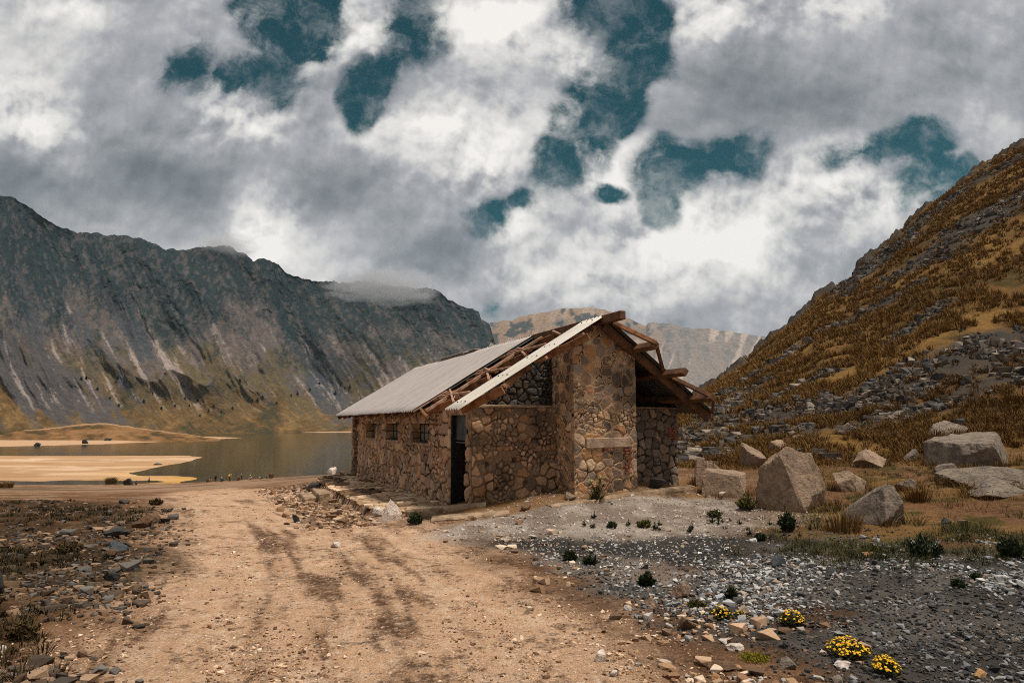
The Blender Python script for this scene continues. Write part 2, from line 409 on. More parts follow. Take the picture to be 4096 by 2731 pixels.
# ------------------------------------------------------------------ land materials
def soil_mat(name, fine=55., big=6., speck=.6, bump=.6, dist=.02, crust=False):
    m, t = new_mat(name); p = pos(t)
    c = t.attr('tint', 'Color')
    n1 = t.noise(p, fine, 6, .7); n2 = t.noise(p, big, 5, .6)
    f = t.math('ADD', t.math('MULTIPLY', t.math('SUBTRACT', n1, .5), 1.5*speck), t.math('MULTIPLY', t.math('SUBTRACT', n2, .5), .8*speck))
    k = t.math('ADD', 1., f)
    col = t.vm('SCALE', c, scale=t.math('MAXIMUM', k, .12))
    n0h = n1
    if crust:
        def hi(v, k): return t.math('MULTIPLY', t.math('SUBTRACT', v, .5), k)
        cn = t.noise(p, 9., 8, .68); cn2 = t.noise(p, 1.3, 5, .6); c3 = t.noise(p, 30., 5, .65)
        cm = t.math('ADD', t.math('ADD', hi(cn, 2.4), t.math('ADD', hi(cn2, 1.3), hi(c3, .9))), t.attr('crust'))
        col = t.mix(t.math('MULTIPLY', t.mr(cm, .10, .42), .86), col, (.105,.052,.025))
        col = t.mix(t.math('MULTIPLY', t.mr(t.math('ADD', hi(t.noise(p, 17, 7, .7), 2.5), hi(c3, 1.)), .05, .40), t.math('MULTIPLY', t.attr('pale'), .7)), col, (.74,.57,.44))
        n1 = t.math('ADD', n1, t.math('MULTIPLY', t.mr(cm, .45, .0), .7))
    v = t.n('ShaderNodeTexVoronoi', feature='DISTANCE_TO_EDGE', i={'Vector': p, 'Scale': fine*.5}).outputs['Distance']
    h = t.math('ADD', t.math('MULTIPLY', n1, 1.), t.math('MULTIPLY', t.mr(v, 0, .25), .3))
    t.finish(col, .95, t.bump(h, bump, dist), .1); return m
M_GROUND = soil_mat('soil', 48, 5, .8, 1., .035, True)
M_HILL = soil_mat('hill_soil', 9, 1.2, .8, .8, .12)

# ---- ground sheet
ROAD = [(-.4,-3),(-.5,3),(-.95,5),(-2.0,8.2),(-3.6,12),(-6.2,17),(-9.6,24),(-15,35),(-24,55),(-40,90)]
GRAVEL = px_poly([(1960,2150),(2150,2190),(2330,2330),(2480,2400),(2640,2470),(2800,2540),(3050,2650),(3250,2760),(3500,2950),(5200,2950),(5200,2150),(4096,2170),(3700,2150),(3300,2125),(2800,2130),(2300,2140)])
FINE = px_poly([(1780,2130),(2000,2160),(2300,2290),(2560,2400),(2900,2420),(3000,2140),(3350,2100),(2950,2020),(2500,2000),(2150,2025),(1900,2070)])
DARKSAND = px_poly([(2040,2165),(2250,2150),(2520,2140),(2760,2130),(3050,2160),(3000,2230),(2700,2250),(2420,2205),(2200,2220)])
LEFTB = px_poly([(-900,1972),(250,1968),(480,1985),(640,2030),(690,2085),(640,2150),(560,2240),(500,2330),(400,2440),(300,2560),(150,2720),(50,2900),(-1500,2900)], -.05)
def build_ground():
    D = np.exp(np.concatenate([np.linspace(math.log(4.3), math.log(60), 520), np.linspace(math.log(60), math.log(1500), 260)[1:]]))
    A = np.linspace(-1.35, 1.35, 940)
    AA, DD = np.meshgrid(A, D); X = AA*DD; Y = DD-4
    X = X.ravel(); Y = Y.ravel(); Z = ground_z(X, Y)
    n0 = fbm(X/2.2, Y/2.2, o=4, seed=51); n1 = fbm(X/.6, Y/.6, o=4, seed=52); n2 = fbm(X/.18, Y/.18, o=3, seed=57)
    d, al, sd = line_sd(X, Y, ROAD); lat = d*sd
    streak = fbm(lat/.16, al/1.3, o=5, seed=53, g=.6); streak2 = fbm(lat/.6, al/5, o=4, seed=54)
    C = np.tile(np.array([.17,.085,.04]), (len(X), 1))                       # brown soil
    C = cmix(C, (.30,.19,.115), sst(-.1, .5, n0+.6*n1))
    lb = poly_sd(X, Y, LEFTB)+n0*1.3+n1*.5
    L = sst(-.5, .6, lb)
    lc = cmix(np.tile(np.array([.085,.045,.02]), (len(X), 1)), (.035,.026,.011), sst(.0, .35, n1+.5*n0)*.8)
    lc = cmix(lc, (.22,.13,.07), sst(.12, .5, -n1+.4*n2)*.7)
    C = C*(1-L[:, None])+lc*L[:, None]
    half = 2.3+.3*n0
    rd = sst(.7, -.9, d-half+n1*.5)*(1-.9*sst(40, 75, Y))
    worn = sst(-.75, .30, streak*1.0+streak2*.7+.4*n1+.20)
    rc = cmix(np.tile(np.array([.20,.105,.055]), (len(X), 1)), (.545,.335,.20), worn)
    rc = cmix(rc, (.66,.47,.32), sst(.1, .5, n2+.5*streak)*worn*.5)
    rd = rd*(1-L*.75)
    C = C*(1-rd[:, None])+rc*rd[:, None]
    rim = sst(1.2, .2, np.abs(d-half-.5))*(sd < 0)*(Y < 20)*(1-L)
    C = cmix(C, (.125,.06,.028), rim*sst(-.45, .15, n1)*.9)
    fi = sst(-.35, .5, poly_sd(X, Y, FINE)+n0*.5+n1*.25)
    fc = cmix(np.tile(np.array([.23,.175,.135]), (len(X), 1)), (.37,.305,.25), sst(-.2, .3, n1+n2*.6))
    C = C*(1-fi[:, None])+fc*fi[:, None]
    ga = sst(-.3, .5, poly_sd(X, Y, GRAVEL)+n0*.6+n1*.3); ga = np.maximum(ga, 0)
    gc = cmix(np.tile(np.array([.058,.050,.043]), (len(X), 1)), (.12,.105,.09), sst(-.2, .4, n1))
    gc = cmix(gc, (.085,.045,.024), sst(.15, .4, n0-.2*n1))
    fade = ga*(1-.85*fi*sst(.25,-.25,n1+.5*n0))
    C = C*(1-fade[:, None])+gc*fade[:, None]
    dk = sst(-.25, .35, poly_sd(X, Y, DARKSAND)+n0*.35+n1*.3)
    C = cmix(C, (.032,.031,.03), dk*.9)
    # mossy and ochre growth on the flat at the foot of the hill
    a = X/np.maximum(Y, .5); og = sst(.28, .5, a)*sst(8.5, 11, Y)*(Y < 40)
    C = cmix(C, (.20,.105,.03), og*sst(-.2, .3, n0)*.8); C = cmix(C, (.34,.185,.02), og*sst(.18, .4, n1+.3*n2)*.85); C = cmix(C, (.05,.042,.012), og*sst(.05, .35, n1)*.9)
    # dirt bank in front of the hut
    s = (X-HA[0])*UV[0]+(Y-HA[1])*UV[1]; w = (X-HA[0])*WV[0]+(Y-HA[1])*WV[1]
    hb = sst(-.9, -.5, s)*sst(6.2, 5.6, s)*sst(-3.1, -2.8, w+.1*s*0)*(w < .5)
    C = cmix(C, (.25,.125,.045), hb*.85)
    # lake bed, sand flats
    far = sst(150, 166, Y+8*n0)
    C = cmix(C, (.30,.19,.12), sst(45, 90, Y)*(1-far)*.7)
    C = cmix(C, (.11,.065,.032), sst(40, 80, Y)*(1-far)*sst(0, .3, fbm(X/9, Y/22, seed=61))*.85)
    k = Y > 140
    sp, st = shelf(X[k], Y[k]); m0 = fbm(X[k]/18, Y[k]/9, o=5, seed=63); m1 = fbm(X[k]/60, Y[k]/14, o=4, seed=64)
    sc = cmix(np.tile(np.array([.42,.25,.13]), (k.sum(), 1)), (.56,.38,.24), sst(-.2, .25, m1))
    wet = sst(40, 3, sp+22*m0)*sst(-130, -70, X[k])
    sc = cmix(sc, (.50,.25,.03), np.clip(wet+.8*sst(.15, .35, m1)*sst(-150, -95, X[k]), 0, 1)*.85)
    sc = cmix(sc, (.34,.19,.09), sst(.0, .35, m0+.4*m1)*.75)
    sc = cmix(sc, (.46,.285,.165), sst(-5, 5, st)); sc = cmix(sc, (.10,.085,.03), 1-sst(-12, 2, np.maximum(sp, st)))
    kk = sst(170, 182, Y[k]); C[k] = C[k]*(1-kk[:, None])+sc*kk[:, None]
    o = ob('ground', mk_mesh('ground', np.c_[X, Y, Z], grid_faces(len(D), len(A)), M_GROUND, {'tint': C, 'crust': rd*(.24-.33*worn)*(Y < 45)-.6*sst(30, 80, Y)+.12*L-.35*np.maximum(fi, ga)-.02, 'pale': rd*(Y < 30)}, True))
    tag(o, 'dirt road, stony soil and lake shore flats', kind='structure')
build_ground()

# ---- hillside on the right
BELTS_PX = [([(2875,1588),(3120,1440),(3331,1307),(3650,1146)], 1.1), ([(2790,1700),(2900,1625),(3060,1520)], 1.2), ([(3180,1655),(3400,1610),(3577,1560),(3760,1480),(3950,1400),(4150,1330)], 2.6), ([(2730,1810),(2800,1830),(2880,1800),(2980,1760),(3120,1740)], 1.3), ([(3480,1690),(3700,1640),(3900,1560),(4100,1500)], 1.2),
            ([(3700,1040),(3850,930),(4000,830),(4150,740)], 2.6), ([(3000,1640),(3200,1540),(3330,1480)], .6), ([(2740,1790),(2800,1720),(2860,1690)], 1.6), ([(3350,1130),(3480,1090),(3560,1010)], 3.5), ([(3640,930),(3800,800),(4096,620)], 3.2), ([(3560,1370),(3700,1270),(3800,1200)], .7)]
BELTS = []
for pts, wd in BELTS_PX:
    q = [at(x, y) for x, y in pts]; BELTS.append(([tuple(p[:2]) for p in q], wd))
def belt_mask(X, Y):
    n = fbm(X/3.2, Y/3.2, o=4, seed=71)
    m = np.zeros(np.shape(X))
    for pts, wd in BELTS:
        d, _, _ = line_sd(X, Y, pts); m = np.maximum(m, sst(.6, -.4, d/wd-1+n*1.1))
    return m
def build_hill():
    A = np.linspace(-.06, 1.35, 620); T = np.concatenate([np.linspace(-.02, .3, 230), np.linspace(.3, 1.0, 260)[1:], np.linspace(1., 1.6, 30)[1:]])
    AA, TT = np.meshgrid(A, T); par = [p[None, :].repeat(len(T), 0) for p in hill_par(A)]
    X, Y, Z = [q.ravel() for q in hill_z(AA, TT, par)]
    t = TT.ravel()
    rough = fbm(X/4, Y/4, Z/4, 4, 77)
    crag = sst(.25, .55, rough+.5*sst(.8, 1., t)-.18)*sst(.35, .7, t)
    Z = Z+crag*1.3*(1+fbm(X/.9, Y/.9, Z/.9, 3, 78))*np.minimum(Y/60, 1)*.7
    n0 = fbm(X/5, Y/5, Z/5, 4, 72); n1 = fbm(X/1.1, Y/1.1, Z/1.1, 4, 73)
    b = belt_mask(X, Y)
    C = np.tile(np.array([.125,.064,.018]), (len(X), 1))
    C = cmix(C, (.20,.108,.03), sst(-.1, .35, n0+.7*n1)); C = cmix(C, (.055,.038,.012), sst(.05, .4, -n0+.8*n1)*.9)
    C = cmix(C, (.045,.04,.035), np.maximum(b*.9, crag)*sst(-.5, .1, n1+.4))
    C = cmix(C, (.095,.08,.06), sst(.75, 1., t)*sst(-.1,.3,-n0)*.8)
    o = ob('hillside', mk_mesh('hillside', np.c_[X, Y, Z], grid_faces(len(T), len(A)), M_HILL, {'tint': C}, True))
    tag(o, 'steep grassy hillside with bands of scree', kind='structure')
build_hill()

# ---- water
def water_mat():
    m, t = new_mat('lake_water'); p = pos(t)
    mp = t.n('ShaderNodeMapping', i={'Vector': p, 'Scale': (.5, 1.2, 1)}).outputs[0]
    n = t.noise(mp, .22, 3, .5)
    c = t.mix(t.mr(t.noise(p, .006, 3), .35, .65), (.048,.036,.010), (.030,.025,.009))
    t.finish(c, .10, t.bump(n, .16, .3), .3); return m
X0 = [(-1600,150,LAKE),(1500,150,LAKE),(1500,1650,LAKE),(-1600,1650,LAKE)]
tag(ob('lake_water', mk_mesh('lake_water', X0, np.array([(0,1,2,3)]), water_mat())), 'dark still crater lake below the mountains', kind='structure')

# ---- mountains
def mount_mat():
    m, t = new_mat('mountain_rock'); p = pos(t); c = t.attr('tint', 'Color')
    n1 = t.noise(p, .09, 8, .68); n2 = t.noise(p, .35, 5, .7)
    k = t.math('ADD', 1., t.math('ADD', t.math('MULTIPLY', t.math('SUBTRACT', n1, .5), 1.5), t.math('MULTIPLY', t.math('SUBTRACT', n2, .5), 1.2)))
    t.finish(t.vm('SCALE', c, scale=t.math('MAXIMUM', k, .15)), .95, t.bump(t.math('ADD', n1, t.math('MULTIPLY', n2, .4)), .9, 6.), .1); return m
M_MOUNT = mount_mat()
def sky_tab(pts): return np.array([tan_of(*p) for p in pts])
SKY_L = sky_tab([(-1700,420),(-900,560),(-400,690),(0,780),(65,796),(131,839),(235,902),(305,928),(383,931),(435,942),(505,937),(557,952),(601,966),(662,996),(740,1000),(784,992),(871,986),(932,992),(984,1022),(1014,1048),(1058,1035),(1114,1057),(1141,1092),(1175,1105),(1236,1122),(1263,1120),(1358,1133),(1437,1127),(1500,1125),(1567,1144),(1654,1157),(1698,1148),(1759,1166),(1794,1196),(1855,1227),(1916,1244),(1924,1279),(1958,1296),(1990,1400),(2040,1560),(2100,1700)])
def sheet(name, label, tab, a0, a1, nc, nr, Yb, Yc, power, colour, zb=LAKE-2, amp=1., tail=.25, jag=.003):
    A = np.linspace(a0, a1, nc); T = np.concatenate([np.linspace(0, 1, nr), np.linspace(1, 1+tail, 24)[1:]])
    AA, TT = np.meshgrid(A, T)
    E = np.interp(A, tab[:,0], tab[:,1]); Ya = Yb(A); Yz = Yc(A)
    E = E+jag*fbm(A*90, A*0, o=5, seed=83)*sst(a0, a0+.03, A)
    e0 = (zb-CZ)/Ya
    g = np.where(TT < 1, np.clip(TT, 0, 1)**power, 1-(TT-1)*1.2)
    wob = .010*fbm(AA*16, TT*4, o=3, seed=84)+.003*fbm(AA*60, TT*18, o=3, seed=88)
    q = AA-np.interp(AA, [-.8,-.3,0], [.21,.17,.13])*(1-TT)+wob        # gullies run down to the right
    gul = 1-np.abs(fbm(q*17, TT*1.8, o=5, seed=85, g=.55)); gul2 = 1-np.abs(fbm(q*52, TT*4, o=4, seed=86, g=.6))*1.6
    crag = fbm(AA*75, TT*26, o=5, seed=87, g=.62)
    win = np.sin(np.pi*np.clip(TT, 0, 1))**.7*np.clip(TT*2.5, 0, 1); up_ = sst(.52, .85, TT)*sst(1.05, .97, TT)
    spur = 1-np.abs(fbm(q*6.5+3, TT*.9, o=3, seed=89))*1.5; gul = .6*gul+.4*spur
    Y = Ya+(Yz-Ya)*TT+amp*((spur-.6)*-110+(gul-.8)*-60+(gul2-.6)*9)*win*np.minimum((Yz-Ya)/400, 1)+amp*crag*9*up_
    el = e0+(E-e0)*g+amp*(.0085*(gul-.75)+.0020*(gul2-.6))*win+amp*.0045*crag*up_
    X = AA*Y; Z = CZ+el*Y
    C = colour(AA.ravel(), TT.ravel(), q.ravel(), gul.ravel(), gul2.ravel())
    o = ob(name, mk_mesh(name, np.c_[X.ravel(), Y.ravel(), Z.ravel()], grid_faces(len(T), nc), M_MOUNT, {'tint': C}, True))
    return tag(o, label, kind='structure')
def col_left(a, t, q, g, g2):
    n = fbm(a*34, t*9, o=5, seed=91, g=.6); st = fbm(q*80, t*2.4, o=5, seed=92, g=.6); st2 = fbm(q*190, t*5.5, o=4, seed=93, g=.65); m = fbm(q*19, t*2.6, o=4, seed=94); f = fbm(a*170, t*60, o=4, seed=95, g=.65)
    C = np.tile(np.array([.112,.090,.080]), (len(a), 1))
    C = cmix(C, (.185,.145,.125), sst(-.1, .3, st+.5*f)); C = cmix(C, (.062,.064,.07), sst(.05, .35, m-.4*st+.4*f))
    C = cmix(C, (.115,.083,.035), sst(.0, .3, n-.5*m+.3*(.7-t)+.3*f)*sst(.95, .55, t)*.85)
    line = np.interp(a, [-.8,-.6,-.45,-.3,-.1], [.50,.40,.30,.26,.22])
    ap = sst(line+.16, line-.12, t+.32*n-.28*st+.15*m+.15*f)
    gr = cmix(np.tile(np.array([.125,.072,.026]), (len(a), 1)), (.215,.125,.046), sst(-.1, .4, n+.5*f)); gr = cmix(gr, (.060,.048,.022), sst(.08, .4, -n+.4*st2))
    gr = cmix(gr, (.05,.045,.018), sst(.17, .06, t+.06*n)*sst(-.52, -.68, a)*.8)
    C = C*(1-ap[:, None])+gr*ap[:, None]
    tongue = sst(.06, .22, m+.35*st)*sst(.10, .2, t)*sst(line+.2, line-.02, t)
    C = cmix(C, (.080,.072,.073), tongue*.9)
    chute = sst(.20, .40, st*.65+st2*.55+.5*(.86-g)+.25*f)*sst(.2, .34, t)*sst(.90, .66, t+.15*n)
    C = cmix(C, (.34,.275,.245), chute*.8)
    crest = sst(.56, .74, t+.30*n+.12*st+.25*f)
    cc = cmix(np.tile(np.array([.016,.029,.033]), (len(a), 1)), (.07,.064,.062), sst(.0, .4, f+.5*st2))  # dark crest rock, with cloud shadow on the ridge tops put into its colour
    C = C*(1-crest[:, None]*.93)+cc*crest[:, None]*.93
    return C
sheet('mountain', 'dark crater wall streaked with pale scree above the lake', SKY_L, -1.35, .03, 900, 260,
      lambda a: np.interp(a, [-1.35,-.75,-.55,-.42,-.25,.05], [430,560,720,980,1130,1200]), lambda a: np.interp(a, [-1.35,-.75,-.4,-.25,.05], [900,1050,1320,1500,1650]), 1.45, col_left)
SKY_M = sky_tab([(1500,1440),(1850,1330),(1959,1291),(2027,1283),(2090,1266),(2158,1252),(2199,1246),(2270,1234),(2345,1233),(2419,1237),(2466,1253),(2536,1284),(2581,1305),(2595,1292),(2617,1290),(2659,1293),(2711,1300),(2781,1314),(2900,1323),(3000,1335),(3100,1352),(3300,1380),(3900,1450)])
def col_mid(a, t, q, g, g2):
    n = fbm(a*40, t*10, o=5, seed=101); st = fbm((a+.06*(1-t))*90, t*3, o=5, seed=102)
    C = np.tile(np.array([.27,.185,.13]), (len(a), 1))
    C = cmix(C, (.33,.25,.20), sst(-.1, .35, st)); C = cmix(C, (.17,.15,.14), sst(.05, .4, n)*.8)
    C = cmix(C, (.30,.18,.075), sst(.5, .2, t+.2*n)*.8)
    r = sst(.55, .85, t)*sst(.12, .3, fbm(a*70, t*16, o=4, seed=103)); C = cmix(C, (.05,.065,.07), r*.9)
    rt = sst(.19, .23, a); C = cmix(C, (.20,.19,.185), rt*.7); C = cmix(C, (.40,.33,.28), rt*sst(.1, .3, st)*.8)
    return C
sheet('far_hills', 'bare tawny far slope behind the hut', SKY_M, -.2, .62, 420, 160,
      lambda a: np.full_like(a, 1500.), lambda a: np.full_like(a, 2250.), 1.05, col_mid, amp=.8, jag=.0015)
SKY_B = sky_tab([(-900,1700),(-300,1722),(0,1722),(200,1712),(320,1696),(420,1690),(550,1710),(700,1730),(800,1744),(900,1760)])
def col_mound(a, t, q, g, g2):
    n = fbm(a*60, t*4, o=5, seed=111)
    C = cmix(np.tile(np.array([.20,.10,.035]), (len(a), 1)), (.29,.15,.06), sst(-.1, .3, n)); C = cmix(C, (.09,.055,.022), sst(.1, .4, -n))
    return cmix(C, (.42,.25,.13), sst(.86, .95, t)*sst(1.1, 1.02, t))
sheet('mound', 'low orange earth mound on the far shore', SKY_B, -1.2, -.41, 260, 50, lambda a: np.full_like(a, 560.), lambda a: np.full_like(a, 660.), .8, col_mound, zb=LAKE-.3, amp=.15, jag=.0012)
# ------------------------------------------------------------------ hut
SR, ZR = 2.52, 4.02                 # ridge
ML, MR = .618, .731                 # slopes of the two roof planes
EL, ER = -.65, 5.27                 # eaves
WF, WB = -2.9, 11.65                # front and back ends of the roof
def roof_z(s): return np.where(np.asarray(s) < SR, ZR-ML*(SR-np.asarray(s)), ZR-MR*(np.asarray(s)-SR))
hut = empty('stone_hut', (HA[0], HA[1], 0), math.atan2(UV[1], UV[0]))
tag(hut, 'abandoned rubble stone hut with a corrugated metal roof partly stripped to its beams', 'hut')

def stone_mat(name, palette, mortar, mw, joint=None, stain=(.03,.024,.018), stain_amt=.6, rust=0.):
    m, t = new_mat(name); p = obj_co(t)
    r1 = t.attr('cell'); e = t.attr('edge'); r2 = t.attr('cellb')
    n = t.noise(p, 34, 6, .72); nb = t.noise(p, 9, 5, .6); ns = t.noise(p, 1.1, 5, .62)
    c = t.ramp(r1, [(k/len(palette), q) for k, q in enumerate(palette)], True)
    c = t.vm('SCALE', c, scale=t.math('ADD', .45, t.math('ADD', t.math('MULTIPLY', r2, .45), t.math('MULTIPLY', nb, .55))))
    ee = t.math('ADD', e, t.math('MULTIPLY', t.math('SUBTRACT', nb, .5), .35))
    k = t.mr(ee, mw, mw+.10)
    mo = t.vm('SCALE', t.n('ShaderNodeRGB').outputs[0], scale=1.)
    mo.node.inputs[0].links[0].from_node.outputs[0].default_value = (*mortar, 1)
    c = t.mix(k, mo, c)
    if joint is not None: c = t.mix(t.math('MULTIPLY', t.mr(e, .13, .03), t.mr(t.noise(p, 2.3, 4), .42, .56)), c, joint)
    c = t.vm('SCALE', c, scale=t.math('ADD', .25, t.math('MULTIPLY', n, 1.5)))
    c = t.mix(t.math('MULTIPLY', t.mr(ns, .48, .68), stain_amt), c, stain)
    if rust: c = t.mix(t.math('MULTIPLY', t.mr(t.noise(p, 1.7, 4), .52, .7), rust), c, (.26,.115,.04))
    t.finish(c, .93, t.bump(t.math('ADD', n, t.math('MULTIPLY', nb, .6)), .9, .03), .15); return m
M_LONG = stone_mat('rubble_stone', [(0.512,0.312,0.182),(0.422,0.240,0.132),(0.576,0.384,0.242),(0.320,0.204,0.127),(0.474,0.294,0.176),(0.384,0.264,0.187)], (0.166,0.102,0.055), .05, (.018,.012,.008), stain_amt=.35)
M_FRONT = stone_mat('mortared_stone', [(0.461,0.276,0.154),(0.320,0.198,0.116),(0.230,0.162,0.110),(0.563,0.348,0.209),(0.371,0.198,0.094),(0.282,0.204,0.149)], (0.256,0.156,0.088), .13, (.030,.021,.014), stain_amt=.6, rust=.25)
M_TOWER = stone_mat('chimney_stone', [(0.614,0.372,0.215),(0.435,0.270,0.165),(0.282,0.198,0.143),(0.700,0.492,0.308),(0.512,0.258,0.116),(0.371,0.288,0.220),(0.179,0.126,0.088)], (0.563,0.348,0.193), .13, (.04,.027,.018), stain_amt=.42, rust=.3)
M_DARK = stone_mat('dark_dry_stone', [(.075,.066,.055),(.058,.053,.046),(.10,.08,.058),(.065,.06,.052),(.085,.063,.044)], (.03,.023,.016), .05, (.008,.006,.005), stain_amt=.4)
M_RIGHT = stone_mat('grey_block_stone', [(.30,.205,.14),(.22,.16,.115),(.35,.235,.155),(.26,.195,.15),(.18,.135,.10)], (.085,.058,.038), .05, (.016,.011,.008), stain_amt=.5)

def wall(name, mat, u0, u1, v0, v1, place, holes=(), top=None, thick=.3, res=.023, size=(.27,.22), jit=.85, row=0., seed=1, amp=.03, dents=(), both=False):
    """stone wall: place(u, v, d) -> hut coordinates, d outwards"""
    nu = max(3, int(round((u1-u0)/res))+1); nv = max(3, int(round((v1-v0)/res))+1)
    uu, vv = np.meshgrid(np.linspace(u0, u1, nu), np.linspace(v0, v1, nv))
    cu = (uu[:-1,:-1]+uu[1:,1:])/2; cv = (vv[:-1,:-1]+vv[1:,1:])/2
    keep = np.ones(cu.shape, bool)
    for a, b, c, d in holes: keep &= ~((cu > a) & (cu < b) & (cv > c) & (cv < d))
    if top is not None: keep &= cv < top(cu)
    wu = uu+.05*fbm(uu*5, vv*5, o=3, seed=seed+40); wv = vv+.05*fbm(uu*5+9, vv*5, o=3, seed=seed+41)
    e, r1, r2 = vor(wu.ravel(), wv.ravel(), size[0], size[1], jit, seed, row)
    e2, s1, s2 = vor(wu.ravel(), wv.ravel(), size[0]*.45, size[1]*.5, .9, seed+3)     # small packing stones
    small = fbm(uu.ravel()*1.6, vv.ravel()*1.6, o=2, seed=seed+60) > .22
    e = np.where(small, e2*.6, e); r1 = np.where(small, s1, r1); r2 = np.where(small, s2, r2)
    d = amp*sst(.0, .28, e)*(.5+.8*r2)-amp*.4+.012*fbm(uu.ravel()*14, vv.ravel()*14, o=3, seed=seed+70)+.02*fbm(uu.ravel()*1.3, vv.ravel()*1.3, o=2, seed=seed+71)
    for a, b, ra, rb, dep in dents:
        q = ((uu.ravel()-a)/ra)**2+((vv.ravel()-b)/rb)**2; d = d-dep*sst(1.15, .7, q**.5)
    idx = np.arange(nu*nv).reshape(nv, nu)
    q4 = np.stack([idx[:-1,:-1], idx[:-1,1:], idx[1:,1:], idx[1:,:-1]], -1)
    F = q4[keep]
    N = nu*nv; F2 = F[:, ::-1]+N
    K = np.pad(keep, 1)
    sides = []
    for dy, dx, (i, j) in ((-1,0,(0,1)),(1,0,(2,3)),(0,1,(1,2)),(0,-1,(3,0))):
        nb = K[1+dy:K.shape[0]-1+dy, 1+dx:K.shape[1]-1+dx]; bd = keep & ~nb
        a, b = q4[bd][:, i], q4[bd][:, j]; sides.append(np.stack([b, a, a+N, b+N], -1))
    V = np.concatenate([place(uu.ravel(), vv.ravel(), d), place(uu.ravel(), vv.ravel(), np.full(N, -thick))])
    me = mk_mesh(name, V, [F, F2]+sides, mat, {'edge': np.tile(e, 2), 'cell': np.tile(r1, 2), 'cellb': np.tile(r2, 2)})
    used = np.zeros(2*N, bool)
    for f in [F, F2]+sides: used[f.ravel()] = True
    bm = bmesh.new(); bm.from_mesh(me); bm.verts.ensure_lookup_table()
    bmesh.ops.delete(bm, geom=[v for v in bm.verts if not used[v.index]], context='VERTS'); bm.to_mesh(me); bm.free()
    return ob(name, me, hut)
def P_s(s0, sgn=-1): return lambda u, v, d: np.stack([np.broadcast_to(s0, u.shape)+sgn*d, u, v], -1)        # wall along w, facing -s
def P_w(w0): return lambda u, v, d: np.stack([u, np.broadcast_to(w0, u.shape)-d, v], -1)                    # wall along s, facing -w

WIN = [(1.245,2.82),(4.31,5.88),(7.30,8.84)]
WZ0, WZ1 = 1.30, 1.785
holes = [(a, b, WZ0, WZ1) for a, b in WIN]+[(-1.46,-.47,-1,1.965),(10.35,11.35,-1,1.95)]
wall('side_wall', M_LONG, -1.75, 11.6, -.55, 2.40, P_s(0.), holes, size=(.36,.25), seed=2, amp=.04)
wall('front_wall', M_FRONT, .012, 1.97, -.3, 2.12, P_w(-1.76), (), thick=.24, size=(.25,.22), seed=5, amp=.026, res=.019,
     dents=((1.47,1.43,.13,.06,.12),(.30,.95,.10,.055,.12),(.95,1.02,.06,.06,.1),(1.2,.55,.06,.05,.08),(.55,.45,.05,.05,.08)))
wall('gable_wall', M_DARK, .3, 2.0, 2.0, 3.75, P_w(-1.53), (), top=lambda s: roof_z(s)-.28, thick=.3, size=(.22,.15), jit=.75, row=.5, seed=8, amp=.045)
wall('chimney_front', M_TOWER, 1.94, 3.44, -.2, 3.9, P_w(-2.55), (), top=lambda s: np.minimum(roof_z(s)-.12-.05*np.abs(s-2.6), 3.86), thick=.1, size=(.24,.2), seed=11, amp=.022, res=.019)
wall('chimney_side', M_TOWER, -2.53, -1.45, -.2, 3.5, P_s(1.955), (), top=lambda w: 3.47+0*w, thick=.1, size=(.24,.2), seed=14, amp=.022, res=.019)
wall('chimney_side', M_TOWER, -2.53, -1.45, -.2, 3.2, P_s(3.425, 1), (), thick=.1, size=(.24,.2), seed=15, amp=.022)
wall('end_wall', M_RIGHT, 3.42, 5.08, -.2, 2.13, P_w(-1.76), (), thick=.3, size=(.23,.18), jit=.9, row=.3, seed=17, amp=.035, dents=((3.75,.42,.2,.08,.1),))
wall('gable_wall', M_DARK, 3.4, 5.06, 1.9, 3.75, P_w(-.9), (), top=lambda s: roof_z(s)-.2, thick=.2, res=.04, size=(.27,.2), jit=.55, row=.5, seed=9, amp=.05)  # dark wall added to fill the black shade under the right roof
wall('side_wall', M_RIGHT, -1.5, 11.6, -.2, 2.0, P_s(5.07, 1), (), thick=.3, res=.05, size=(.3,.24), seed=21)
wall('back_wall', M_LONG, .02, 5.05, -.5, 4., lambda u, v, d: np.stack([u, np.broadcast_to(11.58, u.shape)+d, v], -1), (), top=lambda s: roof_z(s)-.1, thick=.3, res=.05, size=(.3,.24), seed=23)

def plain_mat(name, c, rough=.9, var=.5, scale=12., c2=None, bump=.4, dist=.01, metal=0., spec=.2, stretch=None):
    m, t = new_mat(name); p = obj_co(t)
    if stretch: p = t.n('ShaderNodeMapping', i={'Vector': p, 'Scale': stretch}).outputs[0]
    n = t.noise(p, scale, 6, .65); n2 = t.noise(p, scale*.3, 4, .6)
    col = t.mix(t.mr(n2, .38, .65), c, c2 if c2 else tuple(x*.6 for x in c))
    col = t.vm('SCALE', col, scale=t.math('ADD', 1-var/2, t.math('MULTIPLY', n, var)))
    t.finish(col, rough, t.bump(n, bump, dist), spec, metal); return m
M_RUSTY = plain_mat('rusty_timber', (.27,.115,.045), .85, .9, 16, (.12,.05,.022), .6)
M_BROWN = plain_mat('dark_timber', (.085,.04,.022), .85, .9, 16, (.16,.07,.028), .6)
M_PALE = plain_mat('weathered_batten', (.42,.26,.17), .85, .8, 20, (.25,.13,.08), .5)
M_BLACK = plain_mat('black_steel', (.018,.016,.014), .7, .5, 20)
M_CONC = plain_mat('pale_concrete', (.50,.35,.24), .95, .7, 22, (.36,.24,.155), .8, .02)
M_CONC2 = plain_mat('worn_concrete', (.36,.25,.16), .95, .9, 14, (.20,.13,.075), .9, .03)
M_BRICK = plain_mat('red_brick', (.30,.10,.05), .95, .9, 20, (.16,.06,.035), .8)
